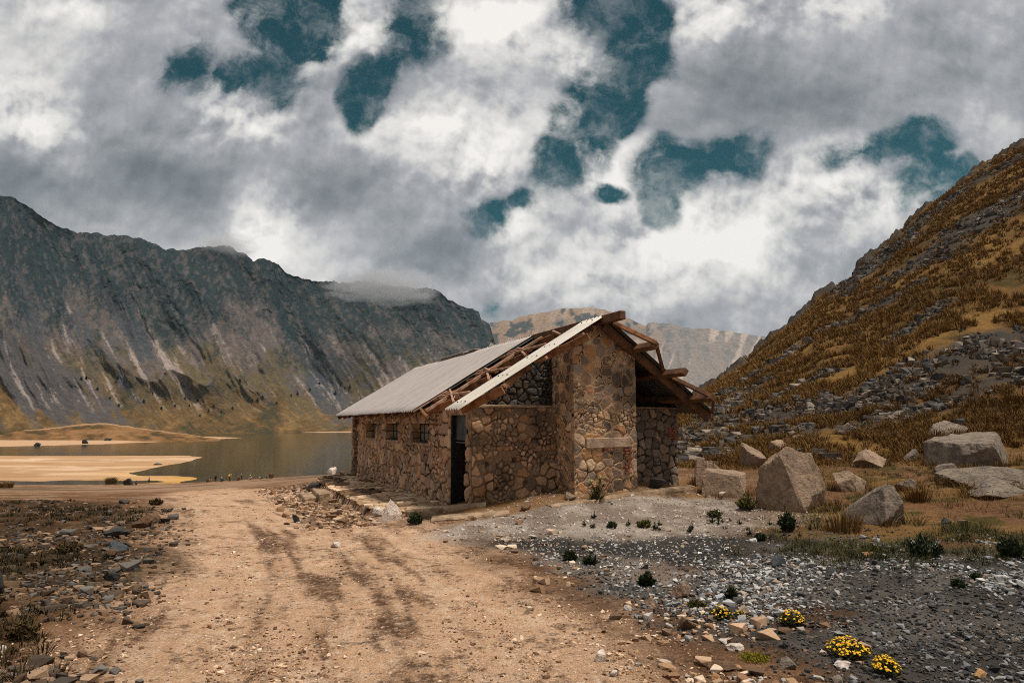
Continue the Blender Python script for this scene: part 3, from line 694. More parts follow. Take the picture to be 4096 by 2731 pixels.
M_FLOOR = plain_mat('earth_floor', (.03,.022,.016), .95, .7, 8)
M_PANE = plain_mat('murky_glass', (.16,.135,.095), .35, .5, 10, (.11,.095,.07), .1, .002, 0, .5)
M_PANEL = plain_mat('grey_panel', (.075,.08,.078), .8, .7, 9, (.045,.05,.05))

# ---- roof sheets
def sheet_mat(name, c, streak):
    m, t = new_mat(name); p = obj_co(t)
    mp = t.n('ShaderNodeMapping', i={'Vector': p, 'Scale': (.35, 5., .35)}).outputs[0]
    n = t.noise(mp, 2.2, 6, .65); n2 = t.noise(p, 30, 5, .7); n3 = t.noise(p, 1.2, 4)
    col = t.mix(t.mr(n, .4, .7), c, streak); col = t.mix(t.math('MULTIPLY', t.mr(n3, .5, .72), .35), col, tuple(x*.72 for x in c))
    col = t.vm('SCALE', col, scale=t.math('ADD', .68, t.math('MULTIPLY', n2, .62)))
    t.finish(col, .5, t.bump(n2, .15, .004), .4, .25); return m
M_SHEET = sheet_mat('weathered_metal_sheet', (.47,.41,.37), (.35,.30,.27))
M_STRIP = sheet_mat('pale_metal_sheet', (.66,.60,.51), (.56,.49,.40))
M_UNDER = sheet_mat('dull_metal_sheet', (.075,.066,.05), (.05,.044,.033))
def corrugated(name, mat, w0, w1, s0, s1, period=.15, amp=.02, rows=14, lift=0., sag=.012, mats=None, seed=0):
    n = int((w1-w0)/period*8); w = np.linspace(w0, w1, n); tt = np.linspace(0, 1, rows)
    WW, TT = np.meshgrid(w, tt)
    tr = .03*fbm(w*2, w*0, o=2, seed=seed+7)                      # sheet ends not quite in line
    ss = s0+(s1-s0)*TT; ss = ss+np.where(TT == 0, tr*.4, 0)
    sheetn = np.floor((WW-w0)/.82)
    Z = roof_z(ss)+lift+amp*np.sin(WW/period*2*math.pi)+sag*fbm(WW*.5, ss*.7, o=2, seed=seed)+.004*np.mod(sheetn, 2)
    up = np.stack([ss, WW, Z], -1).reshape(-1, 3); lo = up-np.array([0, 0, .006])
    N = len(up); F = grid_faces(rows, n); I = np.arange(N).reshape(rows, n)
    edge = []
    for ring in (I[0], I[-1][::-1], I[:,0][::-1], I[:,-1]):
        edge.append(np.stack([ring[1:], ring[:-1], ring[:-1]+N, ring[1:]+N], -1))
    me = mk_mesh(name, np.r_[up, lo], [F, F[:, ::-1]+N]+edge, mat, None, True)
    return ob(name, me, hut)
corrugated('roof', M_SHEET, .5, WB, EL, SR-.02, seed=1)
corrugated('roof_sheet', M_STRIP, -2.9, -2.08, EL-.03, SR-.06, lift=.012, seed=4)
corrugated('roof_sheet', M_UNDER, WF, WB, ER, SR+.02, seed=9)
for k, dw in ((1, .16), (2, .07)):                                 # torn layers under the sheet edge
    corrugated('roof_sheet', M_UNDER, .5-dw, .9, EL+.05*k, SR-.1, lift=-.045*k, rows=8, seed=20+k)
m = MB(); m.bar((SR-.05, 4.6, ZR+.03), (SR-.05, 8.4, ZR+.045), .16, .02); m.box((SR-.16, 5.2, ZR-.02), (SR+.1, 5.6, ZR+.02))
ob('ridge_cap', m.mesh('ridge_cap', M_STRIP), hut)
# bolt heads on the pale strip
bolt = None
for s in (-.48, .38, 1.02, 1.42, 2.3):
    for w in (-2.72, -2.5, -2.27):
        if bolt is None:
            m = MB(); m.bar((-.012, 0, 0), (.012, 0, .006), .024, .02); bolt = m.mesh('bolt_head', M_BLACK)
        ob('bolt_head', bolt, hut, (s, w, float(roof_z(s))+.03))

# ---- timbers; a pixel on a roof plane gives the end points
def on_roof(x, y, drop=.08, right=False):
    o, d = loc_ray(x, y)
    k, s0 = (-MR, SR) if right else (ML, SR)
    # z = ZR-drop + k*(s-SR)
    t = (ZR-drop+k*(o[0]-SR)-o[2])/(d[2]-k*d[0]); return o+t*d
UPL = np.array([-ML, 0, 1.]); UPR = np.array([MR, 0, 1.])
def timber(name, mat, p0, p1, w, h, up): 
    m = MB(); m.bar(p0, p1, w, h, up); return ob(name, m.mesh(name, mat, .008), hut)
# main members that run with the ridge
ms = M_BROWN
timber('ridge_beam', ms, (SR, -3.55, ZR-.10), (SR, WB-.1, ZR-.10), .14, .17, (0,0,1))
for s in (3.29, 4.0, 4.7): timber('purlin', ms, (s, -3.55, float(roof_z(s))-.105), (s, WB-.1, float(roof_z(s))-.105), .12, .15, UPR)
for s, w in ((1.83,-3.2),(1.0,-3.2),(.12,-3.2)): timber('purlin', M_RUSTY, (s, -.6, float(roof_z(s))-.1), (s, WB-.1, float(roof_z(s))-.1), .11, .14, UPL)
timber('rafter', ms, (SR+.05, -2.72, ZR-.2), (ER-.05, -2.72, float(roof_z(ER-.05))-.15), .1, .17, UPR)
timber('rafter', ms, (SR+.05, -1., ZR-.2), (ER-.05, -1., float(roof_z(ER-.05))-.15), .1, .17, UPR)
for w in (1.4, 3.6, 5.8, 8.0, 10.2, 11.3):
    timber('rafter', M_BROWN, (SR-.05, w, ZR-.2), (EL+.06, w, float(roof_z(EL+.06))-.12), .09, .14, UPL)
    timber('rafter', M_BROWN, (SR+.05, w, ZR-.2), (ER-.05, w, float(roof_z(ER-.05))-.12), .09, .14, UPR)
for w in (.9, 2.5, 4.7, 6.9, 9.1): timber('rafter_tail', M_BROWN, (.5, w, float(roof_z(.5))-.13), (EL+.04, w, float(roof_z(EL+.04))-.1), .07, .1, UPL)
# zigzag bracing at the front, right slope
cR = lambda x, y: (2150+x*.3508, 1200+y*.3508)
for a, b, w, h in (((870,262),(1352,492),.07,.09),((1348,488),(1440,830),.06,.07),((1540,885),(2012,1112),.07,.09),((2006,1106),(1996,1285),.05,.06)):
    timber('brace', M_RUSTY if a[0] < 1300 else M_BROWN, on_roof(*cR(*a), .07, True), on_roof(*cR(*b), .07, True), w, h, UPR)
# zigzag bracing at the front, left slope
cL = lambda x, y: (1900+x*.2965, 1230+y*.2965)
for a, b, w, h, mt, dr in (((-185,1385),(385,1110),.05,.16,M_RUSTY,.155),((205,1100),(400,1053),.06,.06,M_PALE,.10),((395,1070),(735,790),.05,.12,M_RUSTY,.14),((805,722),(970,676),.06,.06,M_PALE,.1),
                       ((850,715),(1535,385),.05,.14,M_RUSTY,.13),((1290,405),(1465,350),.06,.06,M_PALE,.1),((1465,345),(1705,145),.05,.13,M_BROWN,.13)):
    timber('brace', mt, on_roof(*cL(*a), dr), on_roof(*cL(*b), dr), w, h, UPL)
# bare timbers in the stripped bay
cG = lambda x, y: (1650+x*.28694, 1230+y*.28694)
for nm, a, b, w, h, mt, dr in (('rafter',(185,1445),(1060,885),.06,.07,M_PALE,.05),('rafter',(1050,890),(1500,600),.06,.07,M_PALE,.05),('rafter',(1490,605),(1810,415),.06,.07,M_PALE,.05),
        ('brace',(165,1470),(660,1290),.05,.17,M_RUSTY,.16),('brace',(560,1215),(1110,990),.05,.17,M_RUSTY,.16),('brace',(1090,890),(1620,660),.05,.17,M_RUSTY,.16),('brace',(1550,600),(2100,350),.05,.17,M_RUSTY,.16),
        ('batten',(370,1240),(800,1178),.045,.05,M_PALE,.02),('batten',(300,1300),(520,1240),.05,.06,M_RUSTY,.05),('batten',(870,935),(1360,832),.045,.05,M_PALE,.02),('batten',(760,1030),(1030,920),.05,.06,M_RUSTY,.05),('batten',(1330,655),(1860,508),.045,.05,M_PALE,.02),('batten',(1225,710),(1480,630),.05,.06,M_RUSTY,.05),
        ('strut',(525,1150),(575,1325),.045,.06,M_PALE,.03),('strut',(1010,848),(1080,885),.05,.05,M_PALE,.0),('strut',(1042,900),(1068,1010),.05,.06,M_PALE,.05),('strut',(1465,570),(1545,582),.05,.05,M_PALE,.0),('strut',(1510,600),(1580,672),.05,.06,M_PALE,.05),('strut',(1960,330),(2060,372),.05,.05,M_PALE,.02),
        ('rafter_tail',(108,1408),(205,1525),.06,.08,M_RUSTY,.08),('batten',(10,1455),(480,1165),.03,.04,M_PALE,.03)):
    timber(nm, mt, on_roof(*cG(*a), dr), on_roof(*cG(*b), dr), w, h, UPL)
# board added overhead to keep daylight out of the inside, and the floor
m = MB(); m.box((.31, -1.5, 2.2), (5.0, 11.3, 2.23)); ob('shade_board', m.mesh('shade_board', M_FLOOR), hut)
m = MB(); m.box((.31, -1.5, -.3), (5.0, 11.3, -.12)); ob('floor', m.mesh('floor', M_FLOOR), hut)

# ---- windows, doors, lintels
for a, b in WIN:
    m = MB(); x = .205
    for k in range(5): ww = a+.03+(b-a-.06)*k/4; m.box((x, ww-.018, WZ0+.02), (x+.03, ww+.018, WZ1-.01))
    for z in (WZ0+.035, (WZ0+WZ1)/2, WZ1-.03): m.box((x+.003, a+.012, z-.016), (x+.027, b-.012, z+.016))
    f = ob('window', m.mesh('window', M_BLACK), hut)
    m = MB(); m.box((x+.012, a+.01, WZ0+.01), (x+.018, b-.01, WZ1-.01)); ob('pane', m.mesh('pane', M_PANE), f)
    m = MB(); m.box((-.035, a-.1, WZ0-.075), (.2, b+.1, WZ0-.004), .006); ob('sill', m.mesh('sill', M_CONC2, .01), f)
m = MB(); m.box((.10, -1.46, 1.42), (.14, -.502, 1.965)); m.box((.085, -1.46, 1.36), (.145, -.502, 1.39)); m.box((.083, -1.46, 1.43), (.148, -.502, 1.45))
d = ob('door', MB.mesh(m, 'door', M_PANEL), hut)
m = MB(); m.box((-.01, -.50, -.1), (.31, -.468, 1.96)); m.box((.0, -1.50, -.1), (.10, -1.46, 1.965)); ob('frame', m.mesh('frame', M_BLACK), d)
m = MB(); m.box((-.02, -1.55, 1.967), (.28, -.30, 2.14), .008); ob('lintel', m.mesh('lintel', M_CONC2, .012), hut)
m = MB(); m.box((.02, -1.83, 2.115), (1.98, -1.50, 2.16), .01); ob('coping', m.mesh('coping', M_CONC2, .012), hut)
m = MB(); m.box((3.45, -1.83, 2.12), (5.1, -1.47, 2.15), .01); ob('coping', m.mesh('coping', M_RIGHT and M_CONC2, .012), hut)
s0, zt = on_w(2346, 1751, -2.58); s1, zb = on_w(2521, 1789, -2.58)
m = MB(); m.box((s0, -2.60, zb), (s1, -2.5, zt), .012); ob('lintel', m.mesh('lintel', M_CONC, .015), hut)
def bricks(x0, y0, x1, y1, w, rows, cols):
    a, zt = on_w(x0, y0, w); b, zb = on_w(x1, y1, w); m = MB(); h = (zt-zb)/rows
    for r in range(rows):
        for c in range(cols):
            if rng.random() < .15: continue
            u = a+(b-a)*(c+.5*(r % 2)*.6)/cols; m.box((u, w-.012-.02*rng.random(), zb+r*h), (u+(b-a)/cols*.9, w+.05, zb+(r+.72)*h), .004)
    ob('brick_patch', m.mesh('brick_patch', M_BRICK, .004), hut)
bricks(2498, 1790, 2526, 1895, -2.575, 9, 2); bricks(2668, 1706, 2710, 1762, -1.80, 6, 2); bricks(2412, 1792, 2432, 1806, -2.575, 2, 2)
# scrap of cloth on the ridge
t = empty('cloth_scrap', (*hut_pt(SR, 3.5)[:2], ZR), math.atan2(UV[1], UV[0])); tag(t, 'small white cloth bundle on a short dark stick at the roof ridge', 'cloth')
m = MB(); m.bar((0,0,-.05), (.0,-.04,.17), .03, .03, (1,0,0)); m.box((-.03,-.10,.12), (.03,-.04,.19), .006); ob('stick', m.mesh('stick', M_BROWN), t)
ang = np.linspace(0, 2*np.pi, 11)[:-1]; V = []
for h, r in ((-.04,.125),(.02,.10),(.07,.065),(.115,.03)): V += [(r*.6*math.cos(q), .05*(.115-h)/.15+r*(1+.25*math.sin(3*q))*math.sin(q), h) for q in ang]
F = [(i*10+j, i*10+(j+1) % 10, i*10+10+(j+1) % 10, i*10+10+j) for i in range(3) for j in range(10)]
ob('cloth', mk_mesh('cloth', V, np.array(F), plain_mat('white_cloth', (.75,.69,.58), .9, .3, 30), None, True), t)

# ---- flagged path beside the hut, with its rough stone edge
PE = [(hut_pt(*p)) for p in ((-1.0,-.75),(-1.45,-.1),(-1.62,.5),(-1.62,1.6),(-1.62,3.0),(-1.58,4.7),(-1.58,6.7),(-1.55,9.2),(-1.1,11.2))]
def build_path():
    nr, nc = 420, 70
    wv = np.linspace(-.9, 11.9, nr); edge = np.interp(wv, [-.9,-.4,.5,3,9,11.4,11.9], [-.75,-1.3,-1.62,-1.62,-1.55,-1.2,-.7])
    edge = edge+.07*fbm(wv*3, wv*0, o=3, seed=131)
    T = np.linspace(0, 1, nc); TT, WW = np.meshgrid(T, wv); S = -.0+TT*edge[:, None]
    e, r1, r2 = vor((S+.05*fbm(S*4, WW*4, seed=133)).ravel(), WW.ravel(), .24, .33, .85, 132); e = e.reshape(S.shape)
    q = HA[0]+S*UV[0]+WW*WV[0], HA[1]+S*UV[1]+WW*WV[1]
    base = -.02-.013*WW-.06*TT
    Z = base+.035*sst(.0, .25, e)*(.5+r2.reshape(S.shape))+.02*fbm(S*2, WW*2, seed=134)
    soil = sst(.12, .4, fbm(S*.9, WW*.5, o=3, seed=135)+.35*sst(.35, 0, TT)); Z = Z+.02*soil
    V = np.stack([S, WW, Z], -1).reshape(-1, 3)
    I = np.arange(nr*nc).reshape(nr, nc); N = nr*nc; k = np.arange(nr)
    # the edge falls away in three rough courses
    rows = [V[I[:, -1]]]
    for j, (o_, dz) in enumerate(((-.05,-.13),(-.09,-.28),(-.06,-.5))):
        p = V[I[:, -1]].copy(); p[:, 0] += o_+.06*fbm(wv*4, wv*0+j, o=2, seed=140+j); p[:, 2] += dz; rows.append(p)
    VV = np.r_[V, np.concatenate(rows[1:])]
    R_ = [I[:, -1]]+[N+j*nr+k for j in range(3)]
    sd = [np.stack([R_[j][:-1], R_[j][1:], R_[j+1][1:], R_[j+1][:-1]], -1) for j in range(3)]
    cellx = np.r_[r1, np.tile(_h((wv/.3).astype(np.int64), (wv*0).astype(np.int64), (wv*0).astype(np.int64), 3), 3)]
    ed = np.r_[np.where(soil.ravel() > .5, .0, e.ravel()), np.tile(np.abs(np.mod(wv/.3, 1)-.5)*.8, 3)]
    M = stone_mat('flagstone', [(.58,.39,.23),(.68,.50,.34),(.45,.28,.16),(.62,.43,.28)], (.22,.125,.06), .1, (.05,.03,.018), stain_amt=.35)
    o = ob('path', mk_mesh('path', VV, [grid_faces(nr, nc)]+sd, M, {'edge': ed, 'cell': cellx, 'cellb': np.r_[r2, np.tile(r2[:nr], 3)]}, True), None, (HA[0], HA[1], 0), math.atan2(UV[1], UV[0]))
    tag(o, 'flagstone path on a low stone edge along the hut', kind='structure')
build_path()
def slab(name, pts, h, wd, mat, label, seed):
    """worn kerb: pts in hut coordinates (s, w, z top)"""
    P = np.array(pts, float); n = 60; t = np.linspace(0, 1, n); seg = np.r_[0, np.cumsum(np.linalg.norm(np.diff(P[:, :2], axis=0), axis=1))]; seg /= seg[-1]
    C = np.stack([np.interp(t, seg, P[:, k]) for k in range(3)], -1); d = np.gradient(C[:, :2], axis=0); d /= np.linalg.norm(d, axis=1)[:, None]; nrm = np.stack([-d[:,1], d[:,0]], -1)
    prof = ((-.5,-h),(-.52,-h*.4),(-.46,-.01),(-.3,0),(0,.008),(.3,0),(.46,-.01),(.5,-h))
    V = []
    for j, (o_, dz) in enumerate(prof):
        no = .18*fbm(t*14, t*0+j*.6, o=4, seed=seed); V.append(np.c_[C[:, :2]+nrm*((o_+no*.5)*wd)[:, None], C[:, 2]+dz+.03*no])
    V = np.concatenate(V); m = len(prof); I = np.arange(m*n).reshape(m, n)
    F = np.stack([I[:-1,:-1], I[1:,:-1], I[1:,1:], I[:-1,1:]], -1).reshape(-1, 4)
    caps = [np.array([I[:, 0][::-1]]), np.array([I[:, -1]])]
    o = ob(name, mk_mesh(name, V, [F]+caps, mat), None, (HA[0], HA[1], 0), math.atan2(UV[1], UV[0])); tag(o, label, 'kerb')
slab('kerb', [(-1.22,-1.35,.10),(-.6,-1.62,.14),(-.08,-1.80,.19),(.25,-1.95,.22)], .13, .22, M_CONC2, 'worn pale kerb slab below the dark doorway of the hut', 151)
slab('kerb', [(1.1,-3.05,.24),(2.1,-3.0,.31),(3.2,-2.75,.37),(4.1,-2.55,.40),(4.95,-2.35,.42)], .16, .3, M_CONC2, 'long broken kerb slab below the stone chimney and end wall', 152)
slab('kerb', [(-.95,-2.25,.04),(-.2,-2.55,.10),(.4,-2.75,.14)], .12, .5, M_CONC2, 'orange dusty slab in front of the worn kerb at the hut corner', 153)
for k, (w0, z, s0, s1) in enumerate(((6.15,-.21,-2.0,-1.6),(6.35,-.32,-2.35,-1.95))):
    m = MB(); m.box((s0, w0-.7, z-.3), (s1, w0+.9, z), .03)
    o = ob('step', m.mesh('step', M_CONC2, .03), None, (HA[0], HA[1], 0), math.atan2(UV[1], UV[0]))
    tag(o, ('upper worn stone step joining the flagstone path', 'lower worn stone step below the flagstone path edge')[k], 'step')
# ------------------------------------------------------------------ stones
_ico = {}
def ico(sub):
    if sub not in _ico:
        bm = bmesh.new(); bmesh.ops.create_icosphere(bm, subdivisions=sub, radius=1.)
        bm.verts.ensure_lookup_table()
        _ico[sub] = (np.array([v.co[:] for v in bm.verts]), np.array([[v.index for v in f.verts] for f in bm.faces])); bm.free()
    return _ico[sub]
def stone(seed, sub=3, planes=11, rough=.06, extra=()):
    """an angular stone in a unit box (x, y in -.5...5, z in 0..1)"""
    r = np.random.default_rng(seed); D, F = ico(sub)
    N = r.normal(size=(planes, 3)); N /= np.linalg.norm(N, axis=1)[:, None]; N[0] = (0, 0, -1)
    h = r.uniform(.42, 1., planes); h[0] = .5
    for n_, h_ in extra: N = np.r_[N, [np.array(n_)/np.linalg.norm(n_)]]; h = np.r_[h, h_]
    q = D@N.T; rad = np.min(np.where(q > .05, h/np.maximum(q, .05), 9.), 1); rad = np.minimum(rad, 2.2)
    soft = 1.; P = D*rad[:, None]
    o = r.uniform(0, 50, 3)
    P = P*(1+rough*fbm(D[:,0]*2.2+o[0], D[:,1]*2.2+o[1], D[:,2]*2.2+o[2], 4, seed % 97)[:, None]*1.6)
    P = P+D*(rough*.35*fbm(D[:,0]*8+o[0], D[:,1]*8, D[:,2]*8, 3, seed % 89)[:, None])
    lo, hi = P.min(0), P.max(0); P = (P-lo)/(hi-lo); P[:, :2] -= .5
    return P, F
def rock_mat(name, c, c2, var=1.25, lich=(.10,.07,.045), crack=.9, scale=5.):
    m, t = new_mat(name); p = obj_co(t)
    rnd = t.n('ShaderNodeObjectInfo').outputs['Random']
    p = t.vm('ADD', p, t.vm('SCALE', (7.3, 3.1, 5.7), scale=rnd))
    n = t.noise(p, scale*5, 7, .7); nb = t.noise(p, scale, 5, .6, .4)
    mp = t.n('ShaderNodeMapping', i={'Vector': p, 'Scale': (1, .8, 2.6), 'Rotation': (.5,.4,.3)}).outputs[0]
    nr = t.n('ShaderNodeTexNoise', noise_type='RIDGED_MULTIFRACTAL', i={'Vector': mp, 'Scale': scale*.8, 'Detail': 5.}).outputs[0]
    col = t.mix(t.mr(nb, .38, .64), c, c2)
    if lich: col = t.mix(t.math('MULTIPLY', t.mr(t.noise(p, scale*1.7, 6, .7), .56, .66), .75), col, lich)
    col = t.vm('SCALE', col, scale=t.math('MAXIMUM', .12, t.math('ADD', 1-var*.75, t.math('MULTIPLY', n, var*1.5))))
    col = t.mix(t.math('MULTIPLY', t.mr(nr, .62, .9), .45), col, tuple(x*.35 for x in c2))
    h = t.math('ADD', n, t.math('MULTIPLY', nr, crack*.35))
    t.finish(col, .92, t.bump(h, .9, .04), .18); return m
RM = dict(tan=rock_mat('tan_rock', (.31,.215,.145), (.21,.145,.10), lich=(.12,.07,.035)),
          pink=rock_mat('pinkish_rock', (.33,.22,.15), (.22,.145,.095)),
          grey=rock_mat('grey_rock', (.235,.185,.14), (.145,.115,.09), lich=(.11,.085,.06)),
          brown=rock_mat('brown_rock', (.17,.095,.05), (.10,.06,.035)),
          dark=rock_mat('dark_rock', (.06,.055,.05), (.035,.034,.032)),
          slate=rock_mat('slate_rock', (.075,.085,.09), (.05,.058,.062)),
          white=rock_mat('white_rock', (.66,.57,.49), (.50,.40,.32)),
          orange=rock_mat('orange_rock', (.46,.25,.11), (.34,.18,.08)))
CAT = 'rock'
def rock(name, label, x0, x1, y0, y1, mat, seed, depth=.85, sub=4, planes=8, rough=.07, extra=(), group=None, rz=None, sink=.10, push=.3, rot=None):
    g = at((x0+x1)/2, y1-1, 800 if y1 < 1865 and x1 < 700 else 168 if y1 < 1945 and x1 < 1120 else 400); Yd = g[1]; sc = Yd/2749
    wd = (x1-x0)*sc; dp = wd*depth; g[1] += dp*push; g[0] = ((x0+x1)/2-2048)/2749*g[1]
    z = float(height(np.array([g[0]]), np.array([g[1]]))[0])
    ztop = CZ+((tan_of((x0+x1)/2, y0)[1]))*(g[1]); hh = max(ztop-z, .25*wd)/(1-sink)
    P, F = stone(seed, sub, planes, rough, extra)
    if rot: 
        P = (P-[0,0,.5])@np.array(Euler(rot).to_matrix()).T; lo, hi = P.min(0), P.max(0); P = (P-lo)/(hi-lo); P[:, :2] -= .5
    V = P*[wd, dp, hh]-[0, 0, hh*sink]
    o = ob(name, mk_mesh(name, V, F, RM[mat]), None, (g[0], g[1], z))
    return tag(o, label, CAT, group)
ROCKS = [
 ('boulder','largest boulder, split by a dark left face and a bright middle face, beside the gravel',3013,3326,1785,2045,'tan',201,.8),
 ('boulder','pointed grey boulder with a dark undercut, behind the tall tuft of straw grass',3357,3618,1932,2100,'grey',228,.8),
 ('boulder','pale cracked boulder leaning by the right end of the hut',2764,2920,1832,1955,'pink',203,.9),
 ('boulder','rounded brown boulder low in front of the pale cracked boulder by the hut',2791,2985,1872,1988,'tan',204,.7),
 ('boulder','upright boulder behind the left shoulder of the largest boulder',2963,3056,1770,1872,'tan',205,.8),
 ('boulder','small pale boulder perched behind the top of the largest boulder',3062,3145,1757,1815,'pink',206,.8),
 ('boulder','big tilted slab with a bright top edge and black overhang on the right slope',3720,4046,1727,1872,'grey',207,.8),
 ('boulder','long flat slab lying just above the big tilted slab',3690,3872,1680,1742,'grey',208,.8),
 ('boulder','flat slab half buried in grass beneath the big tilted slab',3769,4064,1860,1955,'grey',209,.8),
 ('boulder','wide sunken slab at the right edge below the other slabs',3849,4120,1922,1994,'grey',210,.7),
 ('boulder','rounded grey boulder under the left corner of the big tilted slab',3714,3812,1850,1926,'grey',211,.9),
 ('boulder','grey boulder in grass to the upper left of the big tilted slab',3597,3670,1795,1846,'grey',212,.9),
 ('boulder','peaked boulder in the grass right of the largest boulder',3409,3535,1795,1872,'tan',213,.9),
 ('boulder','low tan slab reaching right from the foot of the largest boulder',3314,3452,1881,1965,'tan',214,.8),
 ('boulder','small grey boulder above and right of the pointed undercut boulder',3547,3650,1912,1964,'grey',215,.9),
 ('boulder','flat pinkish stone on the grass above the largest boulder',3160,3236,1737,1766,'pink',216,.9),
 ('boulder','small pale stone next to the flat pinkish stone on the slope',3146,3192,1720,1742,'grey',217,.9),
 ('boulder','dark boulder with a pale top in the middle of the right slope',3345,3414,1690,1735,'grey',218,.9),
 ('boulder','lone tan boulder in open grass high on the right slope',3437,3497,1558,1588,'tan',219,.9),
 ('rock','small pale stone at the foot of the rounded brown boulder',2853,2915,1962,1988,'white',220,.9),
 ('rock','dark stone of the pair on the ochre flat right of the undercut boulder',3732,3778,2069,2098,'dark',221,.9),
 ('rock','tan stone of the pair on the ochre flat right of the undercut boulder',3800,3845,2076,2103,'tan',222,.9),
 ('rock','white stone beside the dark shrub on the ochre flat',3600,3642,2153,2182,'white',223,.9),
 ('rock','smooth dark slate coloured stone lying on the white gravel',3056,3122,2220,2267,'slate',224,.9),
 ('rock','flat orange tan stone on the grey gravel beyond the slate coloured stone',3421,3462,2205,2229,'orange',225,.9),
 ('rock','largest pinkish stone at the left edge of the white gravel',2664,2744,2325,2397,'pink',226,.9),
 ('rock','upright grey tan stone left of the largest pinkish gravel stone',2566,2607,2378,2432,'pink',227,.9),
 ('rock','small pale block on the brown bank beside the upright grey tan stone',2478,2514,2414,2441,'white',202,.9),
 ('rock','rounded grey stone on the road edge below the brown bank',2542,2582,2481,2518,'grey',229,.9),
 ('rock','broad brown stone embedded in the bank left of the yellow flowers',2683,2749,2463,2524,'brown',230,.9),
 ('rock','flat white stone beside the bright moss cushion',2864,2940,2569,2602,'white',231,.9),
 ('rock','sharp white stone lying alone on the sandy road',2361,2407,2598,2646,'white',232,.9),
 ('rock','grey pointed stone below the bright moss cushion',3069,3134,2628,2680,'grey',233,.9),
 ('rock','flat dark brown stone pressed into the road near the moss cushion',2796,2905,2649,2686,'brown',234,.9),
 ('rock','rounded orange stone at the bottom right of the dark gravel',3811,3866,2672,2710,'orange',235,.9),
 ('rock','thin white flake of stone between moss cushion and yellow flowers',3284,3350,2647,2676,'white',236,.9),
 ('rock','orange tan pebble stone at the bottom edge of the road',2810,2846,2692,2719,'orange',237,.9),
 ('rock','small white stone at the bottom edge of the sandy road',2420,2452,2680,2706,'white',238,.9),
 ('rock','tall white rock standing at the near end of the flagstone path',1530,1614,1996,2082,'white',239,.7),
 ('rock','shorter white rock leaning on the tall white rock by the path',1498,1545,2021,2064,'white',240,.8),
 ('rock','grey rock with a white top left of the white rocks by the path',1456,1500,2024,2057,'grey',241,.8),
 ('rock','black half of the split stone on the road before the path',1183,1215,2053,2093,'dark',242,.8),
 ('rock','pinkish brown half of the split stone on the road before the path',1210,1282,2058,2093,'pink',243,.7),
 ('rock','small white stone lying on the flagstones near the hut wall',1576,1598,1981,1996,'white',244,.9),
 ('rock','dark grey rock beside the steps to the flagstone path',1236,1284,1928,1964,'dark',245,.9),
 ('rock','pale rock standing on the skyline of the bank before the lake',1311,1350,1867,1899,'white',246,.9),
 ('rock','small brown rock on the bank next to the hut corner and lake',1364,1387,1881,1898,'brown',247,.9),
 ('rock','round dark brown stone before the kerb of the hut front',2083,2125,2015,2044,'brown',248,.9),
 ('rock','tan block stone on the kerb left of the thistle like plant',2252,2303,1965,2002,'tan',249,.9),
 ('rock','reddish stone resting at the foot of the chimney corner',2229,2264,1940,1966,'orange',250,.9),
 ('rock','dark stone at the foot of the front wall beside the chimney corner',2164,2208,1938,1972,'brown',251,.9),
 ('rock','dark block on the slab in front of the doorway',1829,1863,2011,2035,'brown',252,.9),
 ('rock','black rock leaning against the end wall of the hut',2588,2658,1905,1958,'dark',253,.8),
 ('boulder','big dark boulder cut off by the left edge of the view',-40,66,2252,2397,'dark',254,.9),
 ('rock','brown angular rock at the left side of the road',559,636,2055,2112,'brown',255,.9),
 ('rock','dark brown rock behind the brown angular rock at the left roadside',616,675,2047,2089,'brown',256,.9),
 ('rock','broad dark flat rock among the rubble left of the road',451,561,2108,2154,'dark',257,.8),
 ('rock','bluish grey flat rock among the rubble left of the road',471,548,2162,2200,'slate',258,.9),
 ('rock','brown lump rock below the bluish grey flat rock',440,498,2196,2234,'brown',259,.9),
 ('rock','black lump rock at the edge of the road on the left',459,514,2277,2326,'dark',260,.9),
 ('rock','pale flat stone in the scrub left of the road',252,315,2116,2139,'grey',261,.9),
 ('rock','pale tan flat stone in the middle of the far road',1335,1379,2166,2192,'white',262,.9),
 ('rock','tan rock at the lower left edge of the view',-10,47,2552,2602,'orange',263,.9),
 ('rock','pale rounded stone near the lower left edge of the view',46,108,2579,2617,'white',264,.9),
 ('rock','dark rock at the top corner of the scrub beside the far road',494,541,1997,2017,'dark',265,.9),
 ('boulder','large black boulder on the lake shore left of the hikers',510,545,1911,1940,'dark',266,.9),
 ('boulder','brown boulder on the bank right of the hikers',1083,1104,1889,1905,'brown',267,.9),
 ('boulder','dark boulder standing in shallow water near the orange mound',333,364,1757,1775,'dark',268,.9),
 ('boulder','dark boulder at the water edge left below the orange mound',143,174,1769,1783,'dark',269,.9),
 ('boulder','dark flat boulder on the strand under the orange mound',423,453,1751,1763,'dark',270,.9),
 ('boulder','dark flat boulder on the pale sand flat by the lake',625,656,1852,1860,'dark',271,.9),
]
